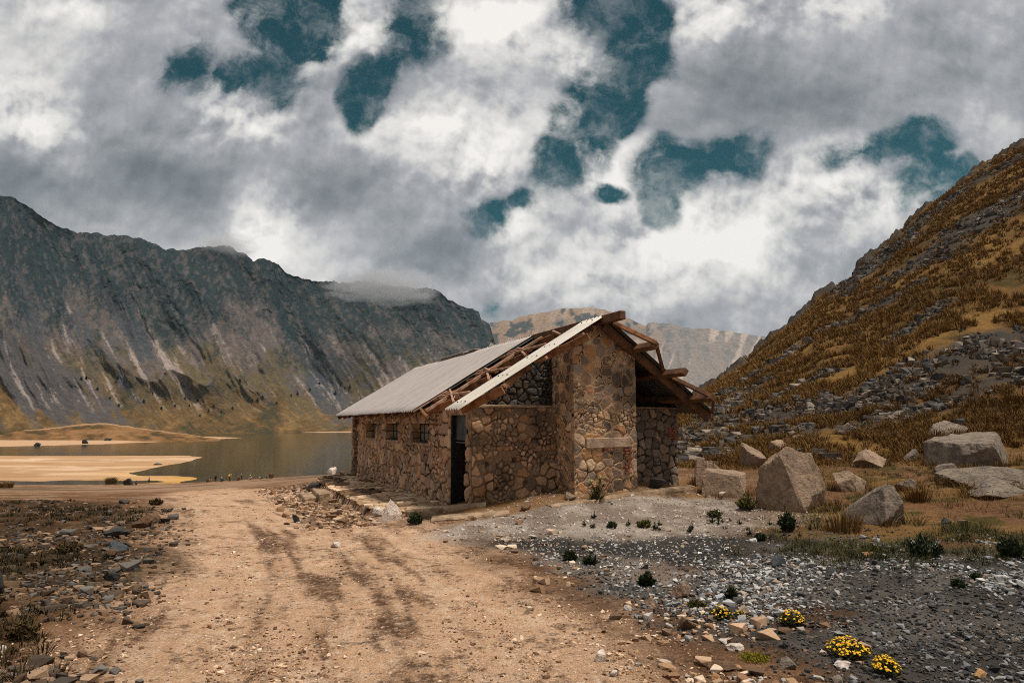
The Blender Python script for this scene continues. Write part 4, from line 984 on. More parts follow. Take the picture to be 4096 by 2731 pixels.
FACETS = {201: ([(-.8,-.55,.10),(.05,-.72,.62),(.72,-.55,.30),(.15,.2,1),(.7,-.45,-.55),(-.3,.8,.5),(.75,.2,.7),(-.5,0,.9)], [.72,.66,.74,.62,.72,.8,.74,.78]),
          228: ([(-.7,-.5,.45),(.05,-.80,.5),(.75,-.15,.55),(.6,-.6,-.6),(.1,.2,1),(.2,-.5,-.8),(-.4,.1,.9)], [.70,.64,.66,.54,.6,.6,.66]),
          203: ([(-.35,-.75,.55),(.5,-.6,.5),(.3,.2,1),(.3,-.7,-.55)], [.6,.66,.7,.55]),
          204: ([(-.3,-.85,.35),(.75,-.4,.5),(.1,-.1,1)], [.62,.64,.60]),
          207: ([(-.12,-.1,1),(-.35,-.8,-.45),(.6,-.5,.35),(-.8,-.3,.3)], [.36,.55,.66,.8]),
          239: ([(-.5,-.75,.3),(.65,-.35,.5),(.75,-.6,-.1),(-.9,.0,.35)], [.5,.56,.6,.6])}
for nm, lab, x0, x1, y0, y1, mt, sd, dp in ROCKS:
    far = y1 < 1800 or (1880 < y1 < 1945 and x1 < 1120); ex = FACETS.get(sd)
    rock(nm, lab, x0, x1, y0, y1, mt, sd, dp, sub=3 if (x1-x0) < 60 else 5 if (x1-x0) > 120 else 4, planes=2 if ex else 14, rough=.07, extra=list(zip(*ex)) if ex else (), push=.0 if far else .32)

# ---- loose stones: one mesh per kind of scatter
def chip(seed, n):
    """angular stone: hull of a few random points in a unit box"""
    r = np.random.default_rng(seed); P = r.uniform(-1, 1, (n, 3)); P = np.sign(P)*np.abs(P)**.75
    bm = bmesh.new()
    for p in P: bm.verts.new(p)
    bmesh.ops.convex_hull(bm, input=list(bm.verts)); bmesh.ops.triangulate(bm, faces=list(bm.faces))
    bmesh.ops.delete(bm, geom=[v for v in bm.verts if not v.link_faces], context='VERTS'); bm.verts.ensure_lookup_table(); bm.verts.index_update()
    V = np.array([v.co[:] for v in bm.verts]); F = np.array([[v.index for v in f.verts] for f in bm.faces]); bm.free()
    lo, hi = V.min(0), V.max(0); V = (V-lo)/(hi-lo); V[:, :2] -= .5; return V, F
LOW = [chip(900+k, 12) for k in range(18)]
MID = [chip(950+k, 15) for k in range(18)]
def scatter_mesh(name, X, Y, Z, S, mat, tints, shapes=LOW, label=None, sink=.25, squash=(.35,.75), seed=1):
    r = np.random.default_rng(seed); n = len(X); k = r.integers(0, len(shapes), n); Vs, Fs, Ts, off = [], [], [], 0
    for q in range(len(shapes)):
        sel = np.where(k == q)[0]
        if not len(sel): continue
        P, F = shapes[q]; m = len(sel); an = r.uniform(0, 6.283, m); c, s = np.cos(an), np.sin(an)
        sx = S[sel]*r.uniform(.8, 1.3, m); sy = S[sel]*r.uniform(.6, 1., m); sz = S[sel]*r.uniform(*squash, m)
        px, py = P[None, :, 0]*sx[:, None], P[None, :, 1]*sy[:, None]
        V = np.stack([px*c[:, None]-py*s[:, None]+X[sel][:, None], px*s[:, None]+py*c[:, None]+Y[sel][:, None], (P[None, :, 2]-sink)*sz[:, None]+Z[sel][:, None]], -1)
        Vs.append(V.reshape(-1, 3)); Fs.append((F[None]+(np.arange(m)*len(P))[:, None, None]+off).reshape(-1, 3)); off += m*len(P)
        Ts.append(np.repeat(tints[sel], len(P), 0))
    o = ob(name, mk_mesh(name, np.concatenate(Vs), np.concatenate(Fs), mat, {'tint': np.concatenate(Ts)}))
    return tag(o, label, kind='stuff')
def pebble_mat():
    m, t = new_mat('loose_stone'); p = pos(t); c = t.attr('tint', 'Color'); n = t.noise(p, 45, 5, .7)
    t.finish(t.vm('SCALE', c, scale=t.math('ADD', .55, t.math('MULTIPLY', n, .9))), .92, t.bump(n, .5, .01), .15); return m
M_PEB = pebble_mat()
def pick(pal, n, r, jit=.25):
    P = np.array(pal)[r.integers(0, len(pal), n)]; return P*r.uniform(1-jit, 1+jit, (n, 1))
def sample(n, x0, x1, y0, y1, r, power=1.):
    """points on land between photo columns, denser nearby"""
    u = r.random(n); Y = 1/(1/y0+(1/y1-1/y0)*u)**1. if power == 1 else y0+(y1-y0)*u
    a = r.uniform((x0-2048)/2749, (x1-2048)/2749, n); return a*Y, Y
r = np.random.default_rng(21)
# white gravel field
WHITE = px_poly([(2450,2210),(2680,2160),(3060,2170),(3300,2230),(3420,2330),(3300,2440),(3060,2540),(2820,2480),(2600,2420),(2420,2330)])
WHITE2 = px_poly([(3400,2180),(4300,2200),(4600,2480),(4000,2430),(3500,2300)])
def WH(X, Y): n = fbm(X/.7, Y/.7, o=3, seed=163)*.5; return np.maximum(sst(-.3, .5, poly_sd(X, Y, WHITE)+n), .8*sst(-.3, .5, poly_sd(X, Y, WHITE2)+n))
X, Y = sample(150000, 1900, 5200, 3.2, 14.5, r); n0 = fbm(X/1.1, Y/1.1, o=4, seed=161); n1 = fbm(X/.4, Y/.4, o=3, seed=162)
sd = poly_sd(X, Y, GRAVEL); dk = poly_sd(X, Y, DARKSAND); fi = poly_sd(X, Y, FINE)
keep = r.random(len(X)) < sst(-.25, .5, sd+n0*.6)*sst(-.25, .15, n0+.7*n1+.12)*(1-.9*sst(-.3, .2, dk))*(1-.85*sst(0, .8, fi))*(.16+.42*WH(X, Y))
X, Y = X[keep], Y[keep]; wh = WH(X, Y); S = r.lognormal(math.log(.024), .5, len(X)); S = np.clip(S, .008, .09)*(1+.02*Y)*(.8+.25*wh)
scatter_mesh('gravel', X, Y, ground_z(X, Y), S, M_PEB, pick([(.46,.44,.42),(.34,.345,.355),(.56,.53,.49),(.25,.245,.24),(.16,.155,.15),(.36,.28,.21),(.09,.085,.08)], len(X), r)*(.42+.42*wh[:, None]), label='white and grey gravel', seed=2, sink=.15)
X, Y = sample(60000, 1900, 5200, 3.2, 14.5, r); sd = poly_sd(X, Y, GRAVEL)
keep = r.random(len(X)) < sst(-.2, .4, sd)*.42
X, Y = X[keep], Y[keep]; S = np.clip(r.lognormal(math.log(.019), .4, len(X)), .007, .06)*(1+.02*Y)
scatter_mesh('gravel', X, Y, ground_z(X, Y), S, M_PEB, pick([(.045,.043,.04),(.06,.055,.05),(.03,.03,.03),(.09,.07,.055)], len(X), r), label='dark gravel', seed=3, sink=.15)
# fine chips before the hut
X, Y = sample(26000, 1750, 3700, 9., 17, r, 2); keep = r.random(len(X)) < sst(-.2, .4, poly_sd(X, Y, FINE)+.3*fbm(X, Y, seed=5))*.34
X, Y = X[keep], Y[keep]; S = np.clip(r.lognormal(math.log(.024), .45, len(X)), .01, .11)
scatter_mesh('pebbles', X, Y, ground_z(X, Y), S, M_PEB, pick([(.48,.43,.39),(.36,.32,.29),(.58,.53,.47),(.22,.19,.16),(.34,.25,.17)], len(X), r), label='pale stone chips', seed=4)
# road crumbs and pits
X, Y = sample(120000, -300, 3400, 3.0, 26, r); d, al, sdd = line_sd(X, Y, ROAD); lat = d*sdd
st = fbm(lat/.3, al/2.2, o=4, seed=53)
keep = (r.random(len(X)) < sst(3.1, 2.2, d)*(.06+.30*sst(.05, -.3, st)))
X, Y, st = X[keep], Y[keep], st[keep]; S = np.clip(r.lognormal(math.log(.015), .5, len(X)), .006, .07)
scatter_mesh('pebbles', X, Y, ground_z(X, Y), S, M_PEB, pick([(.50,.33,.21),(.40,.25,.15),(.30,.17,.09),(.60,.43,.30),(.17,.09,.05),(.12,.065,.035)], len(X), r), label='crumbs of road stone', seed=5, sink=.3)
# rubble on the brown bank, by the path and in the left scrub
X, Y = sample(46000, 900, 3500, 3.0, 22, r); d, al, sdd = line_sd(X, Y, ROAD)
keep = (r.random(len(X)) < sst(1.3, .25, np.abs(d-2.9))*(sdd < 0)*sst(-.35, .35, fbm(X/.8, Y/.8, o=3, seed=165))*.26)
X, Y = X[keep], Y[keep]; S = np.clip(r.lognormal(math.log(.034), .6, len(X)), .012, .16)
scatter_mesh('rubble', X, Y, ground_z(X, Y), S, M_PEB, pick([(.40,.26,.16),(.30,.18,.10),(.20,.11,.06),(.52,.40,.29),(.13,.08,.05),(.34,.30,.26)], len(X), r), MID, 'stones along the brown bank', seed=6)
X, Y = sample(60000, -900, 800, 3.2, 34, r); keep = r.random(len(X)) < sst(-.8, .6, poly_sd(X, Y, LEFTB)+.8*fbm(X/1.4, Y/1.4, o=3, seed=166))*sst(-.3, .35, fbm(X/2, Y/2, o=3, seed=167)+.05)*.6
X, Y = X[keep], Y[keep]; S = np.clip(r.lognormal(math.log(.036), .62, len(X)), .012, .24)
scatter_mesh('rubble', X, Y, ground_z(X, Y), S, M_PEB, pick([(.10,.062,.036),(.15,.09,.05),(.07,.05,.035),(.26,.17,.105),(.12,.105,.09),(.05,.04,.03)], len(X), r), MID, 'brown rubble in the scrub', seed=7)
X, Y = sample(9000, 1000, 1900, 11, 30, r, 2); sL = (X-HA[0])*UV[0]+(Y-HA[1])*UV[1]; wL = (X-HA[0])*WV[0]+(Y-HA[1])*WV[1]
keep = (r.random(len(X)) < sst(-3.6, -2.2, sL)*(sL < -1.75)*(wL > -2)*.9)
X, Y = X[keep], Y[keep]; S = np.clip(r.lognormal(math.log(.055), .6, len(X)), .02, .26)
scatter_mesh('rubble', X, Y, ground_z(X, Y), S, M_PEB, pick([(.30,.18,.10),(.20,.12,.07),(.48,.34,.23),(.14,.09,.06)], len(X), r), MID, 'fallen stones beside the flagstone path', seed=8)
# scree on the hillside
a = r.uniform(-.02, 1.25, 190000); par = hill_par(a); t = r.random(len(a))**1.25*1.02
hx, hy, hz = hill_z(a, t, par); bm_ = belt_mask(hx, hy); cl = fbm(hx/2.6, hy/2.6, o=3, seed=171)
pr = bm_*.8+.035*sst(-.1, .4, cl)+.16*sst(.82, 1., t)*sst(0, .3, cl)+.10*sst(.14, .0, t)*sst(-.2, .3, cl)
pr = pr*sst(-.3, .12, fbm(hx/1.5, hy/1.5, hz/1.5, 3, 177)); keep = r.random(len(a)) < pr; hx, hy, hz, t = hx[keep], hy[keep], hz[keep], t[keep]
S = np.clip(r.lognormal(math.log(.125), .7, len(hx)), .04, .55)*(.75+.006*hy)
scatter_mesh('scree', hx, hy, hz, S, M_PEB, pick([(.10,.087,.075),(.065,.06,.055),(.15,.125,.105),(.045,.042,.04),(.22,.175,.135),(.09,.07,.05)], len(hx), r), MID, 'scree stones on the hillside', seed=9, squash=(.5,1.05))

# ------------------------------------------------------------------ plants
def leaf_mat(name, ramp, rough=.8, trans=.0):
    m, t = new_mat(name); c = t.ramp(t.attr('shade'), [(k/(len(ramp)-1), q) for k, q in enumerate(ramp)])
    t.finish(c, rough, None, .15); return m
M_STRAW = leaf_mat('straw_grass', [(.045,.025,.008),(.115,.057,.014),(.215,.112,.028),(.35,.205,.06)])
M_STRAW2 = leaf_mat('dry_grass', [(.06,.035,.012),(.15,.08,.025),(.27,.16,.055),(.40,.27,.11)])
M_DKGREEN = leaf_mat('dark_leaf', [(.008,.013,.006),(.016,.024,.010),(.03,.04,.015),(.06,.065,.022)])
M_OLIVE = leaf_mat('olive_leaf', [(.02,.02,.006),(.045,.042,.012),(.09,.08,.022),(.16,.13,.04)])
M_SCRUB = leaf_mat('brown_scrub', [(.012,.010,.005),(.035,.024,.010),(.075,.048,.018),(.13,.085,.03)])
M_YELLOW = leaf_mat('yellow_petal', [(.52,.25,.01),(.66,.36,.015),(.78,.47,.03)])
M_MOSS = leaf_mat('moss', [(.10,.085,.008),(.19,.155,.012),(.30,.24,.02)])
M_CREAM = leaf_mat('cream_flower', [(.34,.30,.12),(.55,.50,.24),(.72,.67,.42)])
def blades(X, Y, Z, B, L, spread, width, r, lean=.75, bend=True, droop=.35):
    n = len(X); N = n*B; x = np.repeat(X, B); y = np.repeat(Y, B); z = np.repeat(Z, B); l = np.repeat(L, B)*r.uniform(.55, 1.15, N); w = np.repeat(width, B)*r.uniform(.7, 1.3, N)
    an = r.uniform(0, 6.283, N); q = np.sqrt(r.random(N)); rad = np.repeat(spread, B)*q*.35
    bx, by = x+rad*np.cos(an), y+rad*np.sin(an); le = lean*q*r.uniform(.5, 1.2, N)
    dx, dy, dz = np.sin(le)*np.cos(an), np.sin(le)*np.sin(an), np.cos(le)
    tx, ty = -np.sin(an+r.uniform(-1, 1, N)), np.cos(an+r.uniform(-1, 1, N))
    b0 = np.stack([bx-tx*w/2, by-ty*w/2, z-.03*l], -1); b1 = np.stack([bx+tx*w/2, by+ty*w/2, z-.03*l], -1)
    sh = np.clip(r.random(N)*.6+.2*q, 0, 1)
    if not bend:
        tip = np.stack([bx+dx*l, by+dy*l, z+dz*l], -1)
        V = np.stack([b0, b1, tip], 1).reshape(-1, 3); F = np.arange(N*3).reshape(-1, 3)
        return V, [F], np.stack([sh*.55, sh*.55, sh+.3], 1).ravel()
    m = np.stack([bx+dx*l*.6, by+dy*l*.6, z+dz*l*.62], -1); o = np.stack([tx*w*.35, ty*w*.35, tx*0], -1)
    tip = np.stack([bx+dx*l*(1+droop*.4), by+dy*l*(1+droop*.4), z+dz*l*(1-droop*.35)], -1)
    V = np.stack([b0, b1, m+o, m-o, tip], 1).reshape(-1, 3); I = np.arange(N)*5
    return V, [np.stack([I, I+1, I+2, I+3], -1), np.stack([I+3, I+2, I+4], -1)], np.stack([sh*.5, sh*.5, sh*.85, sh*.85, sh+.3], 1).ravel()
def grass_mesh(name, parts, mat, label=None, parent=None, loc=None):
    Vs, F4, F3, S, off = [], [], [], [], 0
    for V, F, s in parts:
        for f in F: (F4 if f.shape[1] == 4 else F3).append(f+off)
        Vs.append(V); S.append(s); off += len(V)
    fl = [np.concatenate(q) for q in (F4, F3) if q]
    o = ob(name, mk_mesh(name, np.concatenate(Vs), fl, mat, {'shade': np.clip(np.concatenate(S), 0, 1)}), parent, loc or (0,0,0))
    return tag(o, label, kind='stuff') if label else o
# straw tussocks over the hillside
a = r.uniform(-.02, 1.2, 70000); par = hill_par(a); t = r.random(len(a))**1.35*1.0
hx, hy, hz = hill_z(a, t, par); bm_ = belt_mask(hx, hy); cl = .05+fbm(hx/5, hy/5, o=4, seed=172)
c2_ = fbm(hx/1.7, hy/1.7, o=3, seed=176)
keep = r.random(len(a)) < (1-.90*bm_)*sst(-.42, .1, cl+.05)*sst(-.5, .1, c2_)*(1-.6*sst(.8, 1., t))*.8
hx, hy, hz, t = hx[keep], hy[keep], hz[keep], t[keep]; near = hy < 34
L = r.uniform(.18, .44, len(hx))*(1+.004*hy)
parts = [blades(hx[near], hy[near], hz[near], 34, L[near], L[near]*1.1, .006+.0005*hy[near], r, .95),
         blades(hx[~near], hy[~near], hz[~near], 16, L[~near]*1.1, L[~near]*1.3, .0014*hy[~near], r, 1., False)]
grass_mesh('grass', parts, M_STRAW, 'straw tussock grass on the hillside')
# grass banked up round the boulders
bx, by, bl = [], [], []
for o in list(COL.objects):
    if o.name.startswith('boulder') and o.location.y < 60 and o.location.x > 1.5:
        R_ = o.dimensions.x if o.dimensions.x > 0 else .6; lo = np.array([v[:] for v in o.bound_box]); R_ = max(lo[:, 0].max(), .15); n = int(10+26*R_)
        an = r.uniform(0, 6.283, n); q = r.uniform(.85, 1.25, n); bx += list(o.location.x+R_*q*np.cos(an)); by += list(o.location.y+R_*.85*q*np.sin(an)); bl += list(r.uniform(.12, .34, n))
bx, by, bl = map(np.array, (bx, by, bl))
grass_mesh('grass', [blades(bx, by, height(bx, by), 26, bl, bl*1.3, .007+0*bl, r, .9)], M_STRAW2, 'dry grass banked round the boulders')
# the flat at the foot of the hill, and the left scrub
X, Y = sample(5200, 2850, 5200, 8.3, 19, r); k = fbm(X/1.2, Y/1.2, o=3, seed=174); aa = X/Y
keep = r.random(len(X)) < sst(0, .35, k)*sst(.26, .5, aa)*sst(8.0, 9.8, Y)*.75
X, Y = X[keep], Y[keep]; L = r.uniform(.06, .2, len(X))
grass_mesh('grass', [blades(X, Y, height(X, Y), 26, L, L*2.2, .006+0*L, r, 1.15)], M_OLIVE, 'low olive grass on the flat below the hill')
# dry cushions and ochre growth on the same flat
X, Y = sample(9000, -900, 700, 4.5, 40, r); k = fbm(X/1.5, Y/1.5, o=3, seed=175)
keep = r.random(len(X)) < sst(-.3, .8, poly_sd(X, Y, LEFTB))*sst(-.15, .35, k)*.5
X, Y = X[keep], Y[keep]; L = r.uniform(.04, .13, len(X))
grass_mesh('undergrowth', [blades(X, Y, ground_z(X, Y), 30, L, L*2.4, .006+.0003*Y, r, 1.15)], M_SCRUB, 'low scrub left of the road')

def place(px, py): g = at(px, py); return g
def sprigs(r, R_, H, n, leafn, ll, upright=.5):
    """upright leafy twigs inside a dome"""
    V, S = [], []
    for _ in range(n):
        an = r.uniform(0, 6.283); q = math.sqrt(r.random()); b = np.array([q*R_*.55*math.cos(an), q*R_*.55*math.sin(an), 0])
        tip = np.array([q*R_*math.cos(an), q*R_*math.sin(an), H*(1-.55*q*q)*r.uniform(.7, 1.1)])
        for k in range(leafn):
            f = .15+.85*k/leafn; c = b+(tip-b)*f; d = r.normal(size=3); d[2] = abs(d[2])*upright+.25; d /= np.linalg.norm(d)
            s = np.cross(d, r.normal(size=3)); s /= np.linalg.norm(s); l = ll*r.uniform(.6, 1.3)
            V += [c-s*l*.16, c+d*l*.55+s*l*.16, c+d*l, c+d*l*.45-s*l*.22]; q_ = np.clip(.15+.6*f+r.normal()*.15, 0, 1); S += [q_*.7, q_, q_, q_]
    V = np.array(V); return V, [np.arange(len(V)).reshape(-1, 4)], np.array(S)
def florets(r, R_, H, n, s):
    V, F, S = [], [], []
    for _ in range(n):
        an = r.uniform(0, 6.283); q = math.sqrt(r.random())*.95; c = np.array([q*R_*math.cos(an), q*R_*math.sin(an), H*(1-.6*q*q)*r.uniform(.9, 1.12)])
        nrm = np.array([q*math.cos(an)*.6, q*math.sin(an)*.6, 1])+r.normal(size=3)*.25; nrm /= np.linalg.norm(nrm)
        u = np.cross(nrm, (1, .2, 0)); u /= np.linalg.norm(u); v = np.cross(nrm, u); b = len(V); ss = s*r.uniform(.7, 1.3); V.append(c+nrm*ss*.15); S.append(.9)
        for k in range(10): V.append(c+(u*math.cos(k*.628)+v*math.sin(k*.628))*ss*(.5 if k % 2 == 0 else .33)); S.append(r.uniform(.2, .9))
        F += [(b, b+1+k, b+1+(k+1) % 10) for k in range(10)]
    return np.array(V), [np.array(F)], np.array(S)
def bush(name, label, cat, px, py, wpx, hpx, mat, r, n=70, leafn=9, ll=.35, flowers=0, fs=.1, group=None, upright=.6):
    g = place(px, py); k = g[1]/2749; Rw, H = wpx*k/2, hpx*k
    e = tag(empty(name, (g[0], g[1]+Rw*.3, g[2]-.01)), label, cat, group)
    V, F, S = sprigs(r, Rw, H, n, leafn, H*ll, upright); grass_mesh('leaves', [(V, F, S)], mat, None, e)
    if flowers: grass_mesh('blossoms', [florets(r, Rw, H*1.04, flowers, H*fs)], M_YELLOW, None, e)
    return e
r = np.random.default_rng(33)
for lab, x, y, w, h, n in (('yellow flower cushion left of the pair beside the white gravel',2886,2478,80,52,60),('small sparse yellow flower cushion between two fuller ones',2965,2478,62,36,22),('loose yellow flower cushion standing on white pebbles',3176,2505,92,62,60),
                        ('widest yellow flower cushion on the dark gravel',3404,2636,168,72,130),('lowest yellow flower cushion at the edge of road and dark gravel',3553,2704,110,74,90)):
    bush('flower_cushion', lab, 'flowers', x, y, w, h, M_OLIVE, r, 60, 8, .3, n, .17)
for lab, x, y, w, h, m, ll, up in (('dark spiky shrub on the ochre flat next to the white stone',3704,2236,150,98,M_DKGREEN,.22,1.6),('dark spiky shrub cut by the right edge of the view',4062,2236,110,92,M_DKGREEN,.22,1.6),
                     ('dark upright shrub at the foot of the largest boulder',3156,2127,62,86,M_DKGREEN,.22,1.4),('round dark shrub at the corner of the kerb and the white rocks',1660,2097,66,54,M_DKGREEN,.22,.8),
                     ('olive shrub under the left face of the largest boulder',2990,2040,80,62,M_OLIVE,.25,.9),('flat brown green cushion plant on the pale chips before the boulders',2861,2068,56,30,M_OLIVE,.4,.6),
                     ('dark tuft alone on the pale chips nearest the hut',2450,2112,36,24,M_DKGREEN,.5,1.5),('wide dark tuft right of the lone tuft on the pale chips',2447+130,2108,58,26,M_OLIVE,.5,1.),
                     ('left dark tuft of two on the dark sand by the brown bank',2280,2242,52,34,M_DKGREEN,.5,1.3),('right dark tuft of two on the dark sand by the brown bank',2362,2258,54,32,M_DKGREEN,.5,1.3),
                     ('dark green clump with the largest pinkish stone to its right',2588,2345,62,50,M_DKGREEN,.4,1.2),('black green tuft in the middle of the white gravel',2928,2395,36,44,M_DKGREEN,.4,1.4),('moss green clump below the largest pinkish stone',2790,2430,70,28,M_OLIVE,.5,.8),
                     ('small tuft beside the slate coloured stone',3044,2162,38,26,M_DKGREEN,.5,1.3),('brown tuft on grey gravel beyond the orange tan stone',3490,2212,84,30,M_OLIVE,.5,1.),
                     ('dark scrub bush at the top of the left slope',620,2020,60,26,M_SCRUB,.4,.9),('dark scrub bush halfway down the left side',265,2215,100,50,M_SCRUB,.3,.8),('dark scrub bush near the lower left corner',80,2560,120,80,M_SCRUB,.3,.8),('dark bush against the low stone edge of the path',1378,2000,44,28,M_DKGREEN,.4,.9),
                     ('dark clump on gravel right of the widest flower cushion',3840,2350,50,34,M_DKGREEN,.4,1.2),('small dark clump on the far grey gravel by the right edge',3910,2320,40,30,M_DKGREEN,.4,1.2)):
    bush('shrub', lab, 'shrub', x, y, w, h, m, r, 70, 9, ll, upright=up)
w0 = None
for k in range(26):
    x, y = r.uniform(2330, 3380), r.uniform(2062, 2165)
    if w0 is None:
        w0 = empty('weed', (0,0,0)); V, F, S = sprigs(r, .035, .06, 14, 5, .03, 1.6); grass_mesh('leaves', [(V, F, S)], M_DKGREEN, None, w0); T = w0
    else:
        T = w0.copy(); COL.objects.link(T)
        for ch in list(w0.children): c_ = ch.copy(); COL.objects.link(c_); c_.parent = T
    T.location = place(x, y); q = r.uniform(.6, 1.7); T.scale = (q, q, q*r.uniform(.7, 1.5)); T.rotation_euler = (0, 0, r.uniform(0, 6))
    tag(T, 'tiny dark weed sprouting from the pale stone chips', 'weed', 'weeds on the pale chips before the hut')
# bright moss cushion
g = place(3018, 2634); k = g[1]/2749
V, F, S = sprigs(r, 72*k, 16*k, 500, 3, 8*k, .6); e = ob('moss_cushion', mk_mesh('moss_cushion', V, F, M_MOSS, {'shade': S}), None, tuple(g)); tag(e, 'flat bright yellow green moss cushion at the road edge', 'moss')
# tall straw tufts standing alone
for lab, x, y, w, h, m in (('tall straw grass tuft in front of the pointed undercut boulder',3390,2134,150,98,M_STRAW2),('straw tuft on the bank edge above the sand flat',437,1934,38,30,M_STRAW2),('straw tuft at the left end of the bank above the sand flat',12,1952,52,30,M_STRAW2),
                        ('straw tuft beside the brown boulder right of the hikers',1114,1906,26,14,M_STRAW2),('dark straw tuft between the slabs and the ochre flat',3688,2010,90,70,M_STRAW),('straw tuft growing over the flat half buried slab',3945,1940,150,80,M_STRAW)):
    g = place(x, y); k = g[1]/2749; one = np.array([0.]); L = np.array([h*k])
    e = grass_mesh('grass_tuft', [blades(one, one, one, 240, L, np.array([w*k*1.3]), np.array([max(.0035, .0009*g[1])]), r, .55)], m, None, None, tuple(g+np.array([0, w*k*.3, 0]))); tag(e, lab, 'grass tuft')
# thistle like plant before the chimney
g = place(2386, 2004); k = g[1]/2749; e = tag(empty('tall_plant', tuple(g)), 'tall thistle like plant with cream flower heads before the chimney', 'plant')
one = np.array([0.])
grass_mesh('leaves', [blades(one, one, one, 110, np.array([44*k]), np.array([40*k]), np.array([.022]), r, 1.35), blades(one, one, one+.2*0, 40, np.array([70*k]), np.array([30*k]), np.array([.02]), r, .6)], M_OLIVE, None, e)
for hx_, hz_, s in ((-22,74,15),(20,88,16),(2,62,12),(30,66,10)):
    top = np.array([hx_*k, r.uniform(-.05,.05), hz_*k]); n = 26; V, F, S = [], [], []
    pts = [np.array([hx_*k*.25*f, 0, hz_*k*f]) if f < .01 else np.array([hx_*k*f**1.4, top[1]*f, hz_*k*f]) for f in np.linspace(0, 1, 7)]
    for p in pts:
        b = len(V); V += [p+np.array([.011*math.cos(q), .011*math.sin(q), 0]) for q in (0, 2.1, 4.2)]; S += [.5]*3
        if b: F += [(b-3+j, b-3+(j+1) % 3, b+(j+1) % 3, b+j) for j in range(3)]
    for j in range(46):                                            # leaves up the stem
        f = r.uniform(.25, .92); c = np.array([hx_*k*f**1.4, top[1]*f, hz_*k*f]); d = r.normal(size=3); d[2] = .55; d /= np.linalg.norm(d); sde = np.cross(d, (0,0,1)); sde /= np.linalg.norm(sde); b = len(V); l = 15*k*r.uniform(.6, 1.2)
        V += [c-sde*.008, c+sde*.008, c+d*l*.6+sde*.01, c+d*l-np.array([0,0,.02])]; F.append((b, b+1, b+2, b+3)); S += [.4, .4, r.uniform(.4, .9), .9]
    st_ = ob('stem', mk_mesh('stem', np.array(V), np.array(F), M_OLIVE, {'shade': np.array(S)}), e)
    Vh, Fh, Sh = blades(np.array([top[0]]), np.array([top[1]]), np.array([top[2]]), 70, np.array([s*k*1.1]), np.array([s*k*.8]), np.array([.012]), r, 1.25, False)
    ob('flower_head', mk_mesh('flower_head', Vh, Fh, M_CREAM, {'shade': np.clip(Sh, 0, 1)}), e)
# dark pines dotted over the foot of the mountain
def mountain_at(px, py):
    mo = bpy.data.objects['mountain']; dg = bpy.context.evaluated_depsgraph_get(); v = ray(px, py); v = v/np.linalg.norm(v)
    ok, loc, nn, ii = mo.ray_cast(Vector((0,0,CZ)), Vector(v), depsgraph=dg); return np.array(loc) if ok else None
bpy.context.view_layer.update()
tree0 = None
TP = [(645,1632),(740,1592),(757,1620),(855,1623),(475,1621),(835,1638),(885,1645),(440,1591),(470,1510),(390,1555),(325,1515),(345,1512),(1165,1580),(1365,1534),(1380,1548),(1342,1572),(1400,1546),(1050,1590),(1030,1600),(1107,1610),(790,1600),(960,1520),(735,1545),(1278,1532),(660,1494),(575,1606),(1010,1598),(1190,1575),(700,1620),(800,1660),(930,1630),(1240,1555),(610,1570)]
for i, (x, y) in enumerate(TP):
    p = mountain_at(x, y+6)
    if p is None: continue
    s = p[1]/2749*r.uniform(9, 15)
    if tree0 is None:
        tree0 = empty('pine_tree', (0,0,0)); nb = 420; f = r.random(nb)**.7; an = r.uniform(0, 6.283, nb); q = np.sqrt(r.random(nb))*.42*(1.05-f)
        c = np.stack([q*np.cos(an), q*np.sin(an), .12+.88*f], -1); d = np.stack([np.cos(an), np.sin(an), an*0-.1], -1)*.16; tt = np.stack([-np.sin(an), np.cos(an), an*0+.3], -1)*.06
        V = np.stack([c-tt, c+d, c+tt, c+np.array([0,0,.1])], 1).reshape(-1, 3)
        ob('crown', mk_mesh('crown', V, np.arange(nb*4).reshape(-1, 4), M_DKGREEN, {'shade': np.repeat(r.random(nb), 4)}), tree0)
        m = MB(); m.bar((0,0,-.15), (0,0,.5), .06, .06, (1,0,0)); ob('trunk', m.mesh('trunk', M_BROWN), tree0); T = tree0
    else:
        T = tree0.copy(); COL.objects.link(T)
        for ch in list(tree0.children): c_ = ch.copy(); COL.objects.link(c_); c_.parent = T
    T.location = p; T.scale = (s*1.1, s*1.1, s); T.rotation_euler = (0, 0, r.uniform(0, 6))
    tag(T, 'small dark conifer dotted on the grassy foot of the crater wall', 'tree', 'conifers at the foot of the mountain')

# ------------------------------------------------------------------ hikers on the shore
def skin_mesh(name, pts, edges, mat, sub=1):
    keys = list(pts); V = [pts[k][:3] for k in keys]
    me = bpy.data.meshes.new(name); me.from_pydata(V, [(keys.index(a), keys.index(b)) for a, b in edges], [])
    o = bpy.data.objects.new(name, me); COL.objects.link(o)
    md = o.modifiers.new('s', 'SKIN'); md.use_smooth_shade = True
    for k, v in zip(keys, me.skin_vertices[0].data): v.radius = (pts[k][3], pts[k][4] if len(pts[k]) > 4 else pts[k][3])
    me.skin_vertices[0].data[0].use_root = True
    s = o.modifiers.new('d', 'SUBSURF'); s.levels = s.render_levels = sub
    dg = bpy.context.evaluated_depsgraph_get(); m2 = bpy.data.meshes.new_from_object(o.evaluated_get(dg)); m2.name = name
    bpy.data.objects.remove(o); m2.materials.clear(); m2.materials.append(mat); return m2
def cloth(name, c): return plain_mat(name, c, .9, .4, 20)
M_SKIN = cloth('skin', (.32,.17,.10))
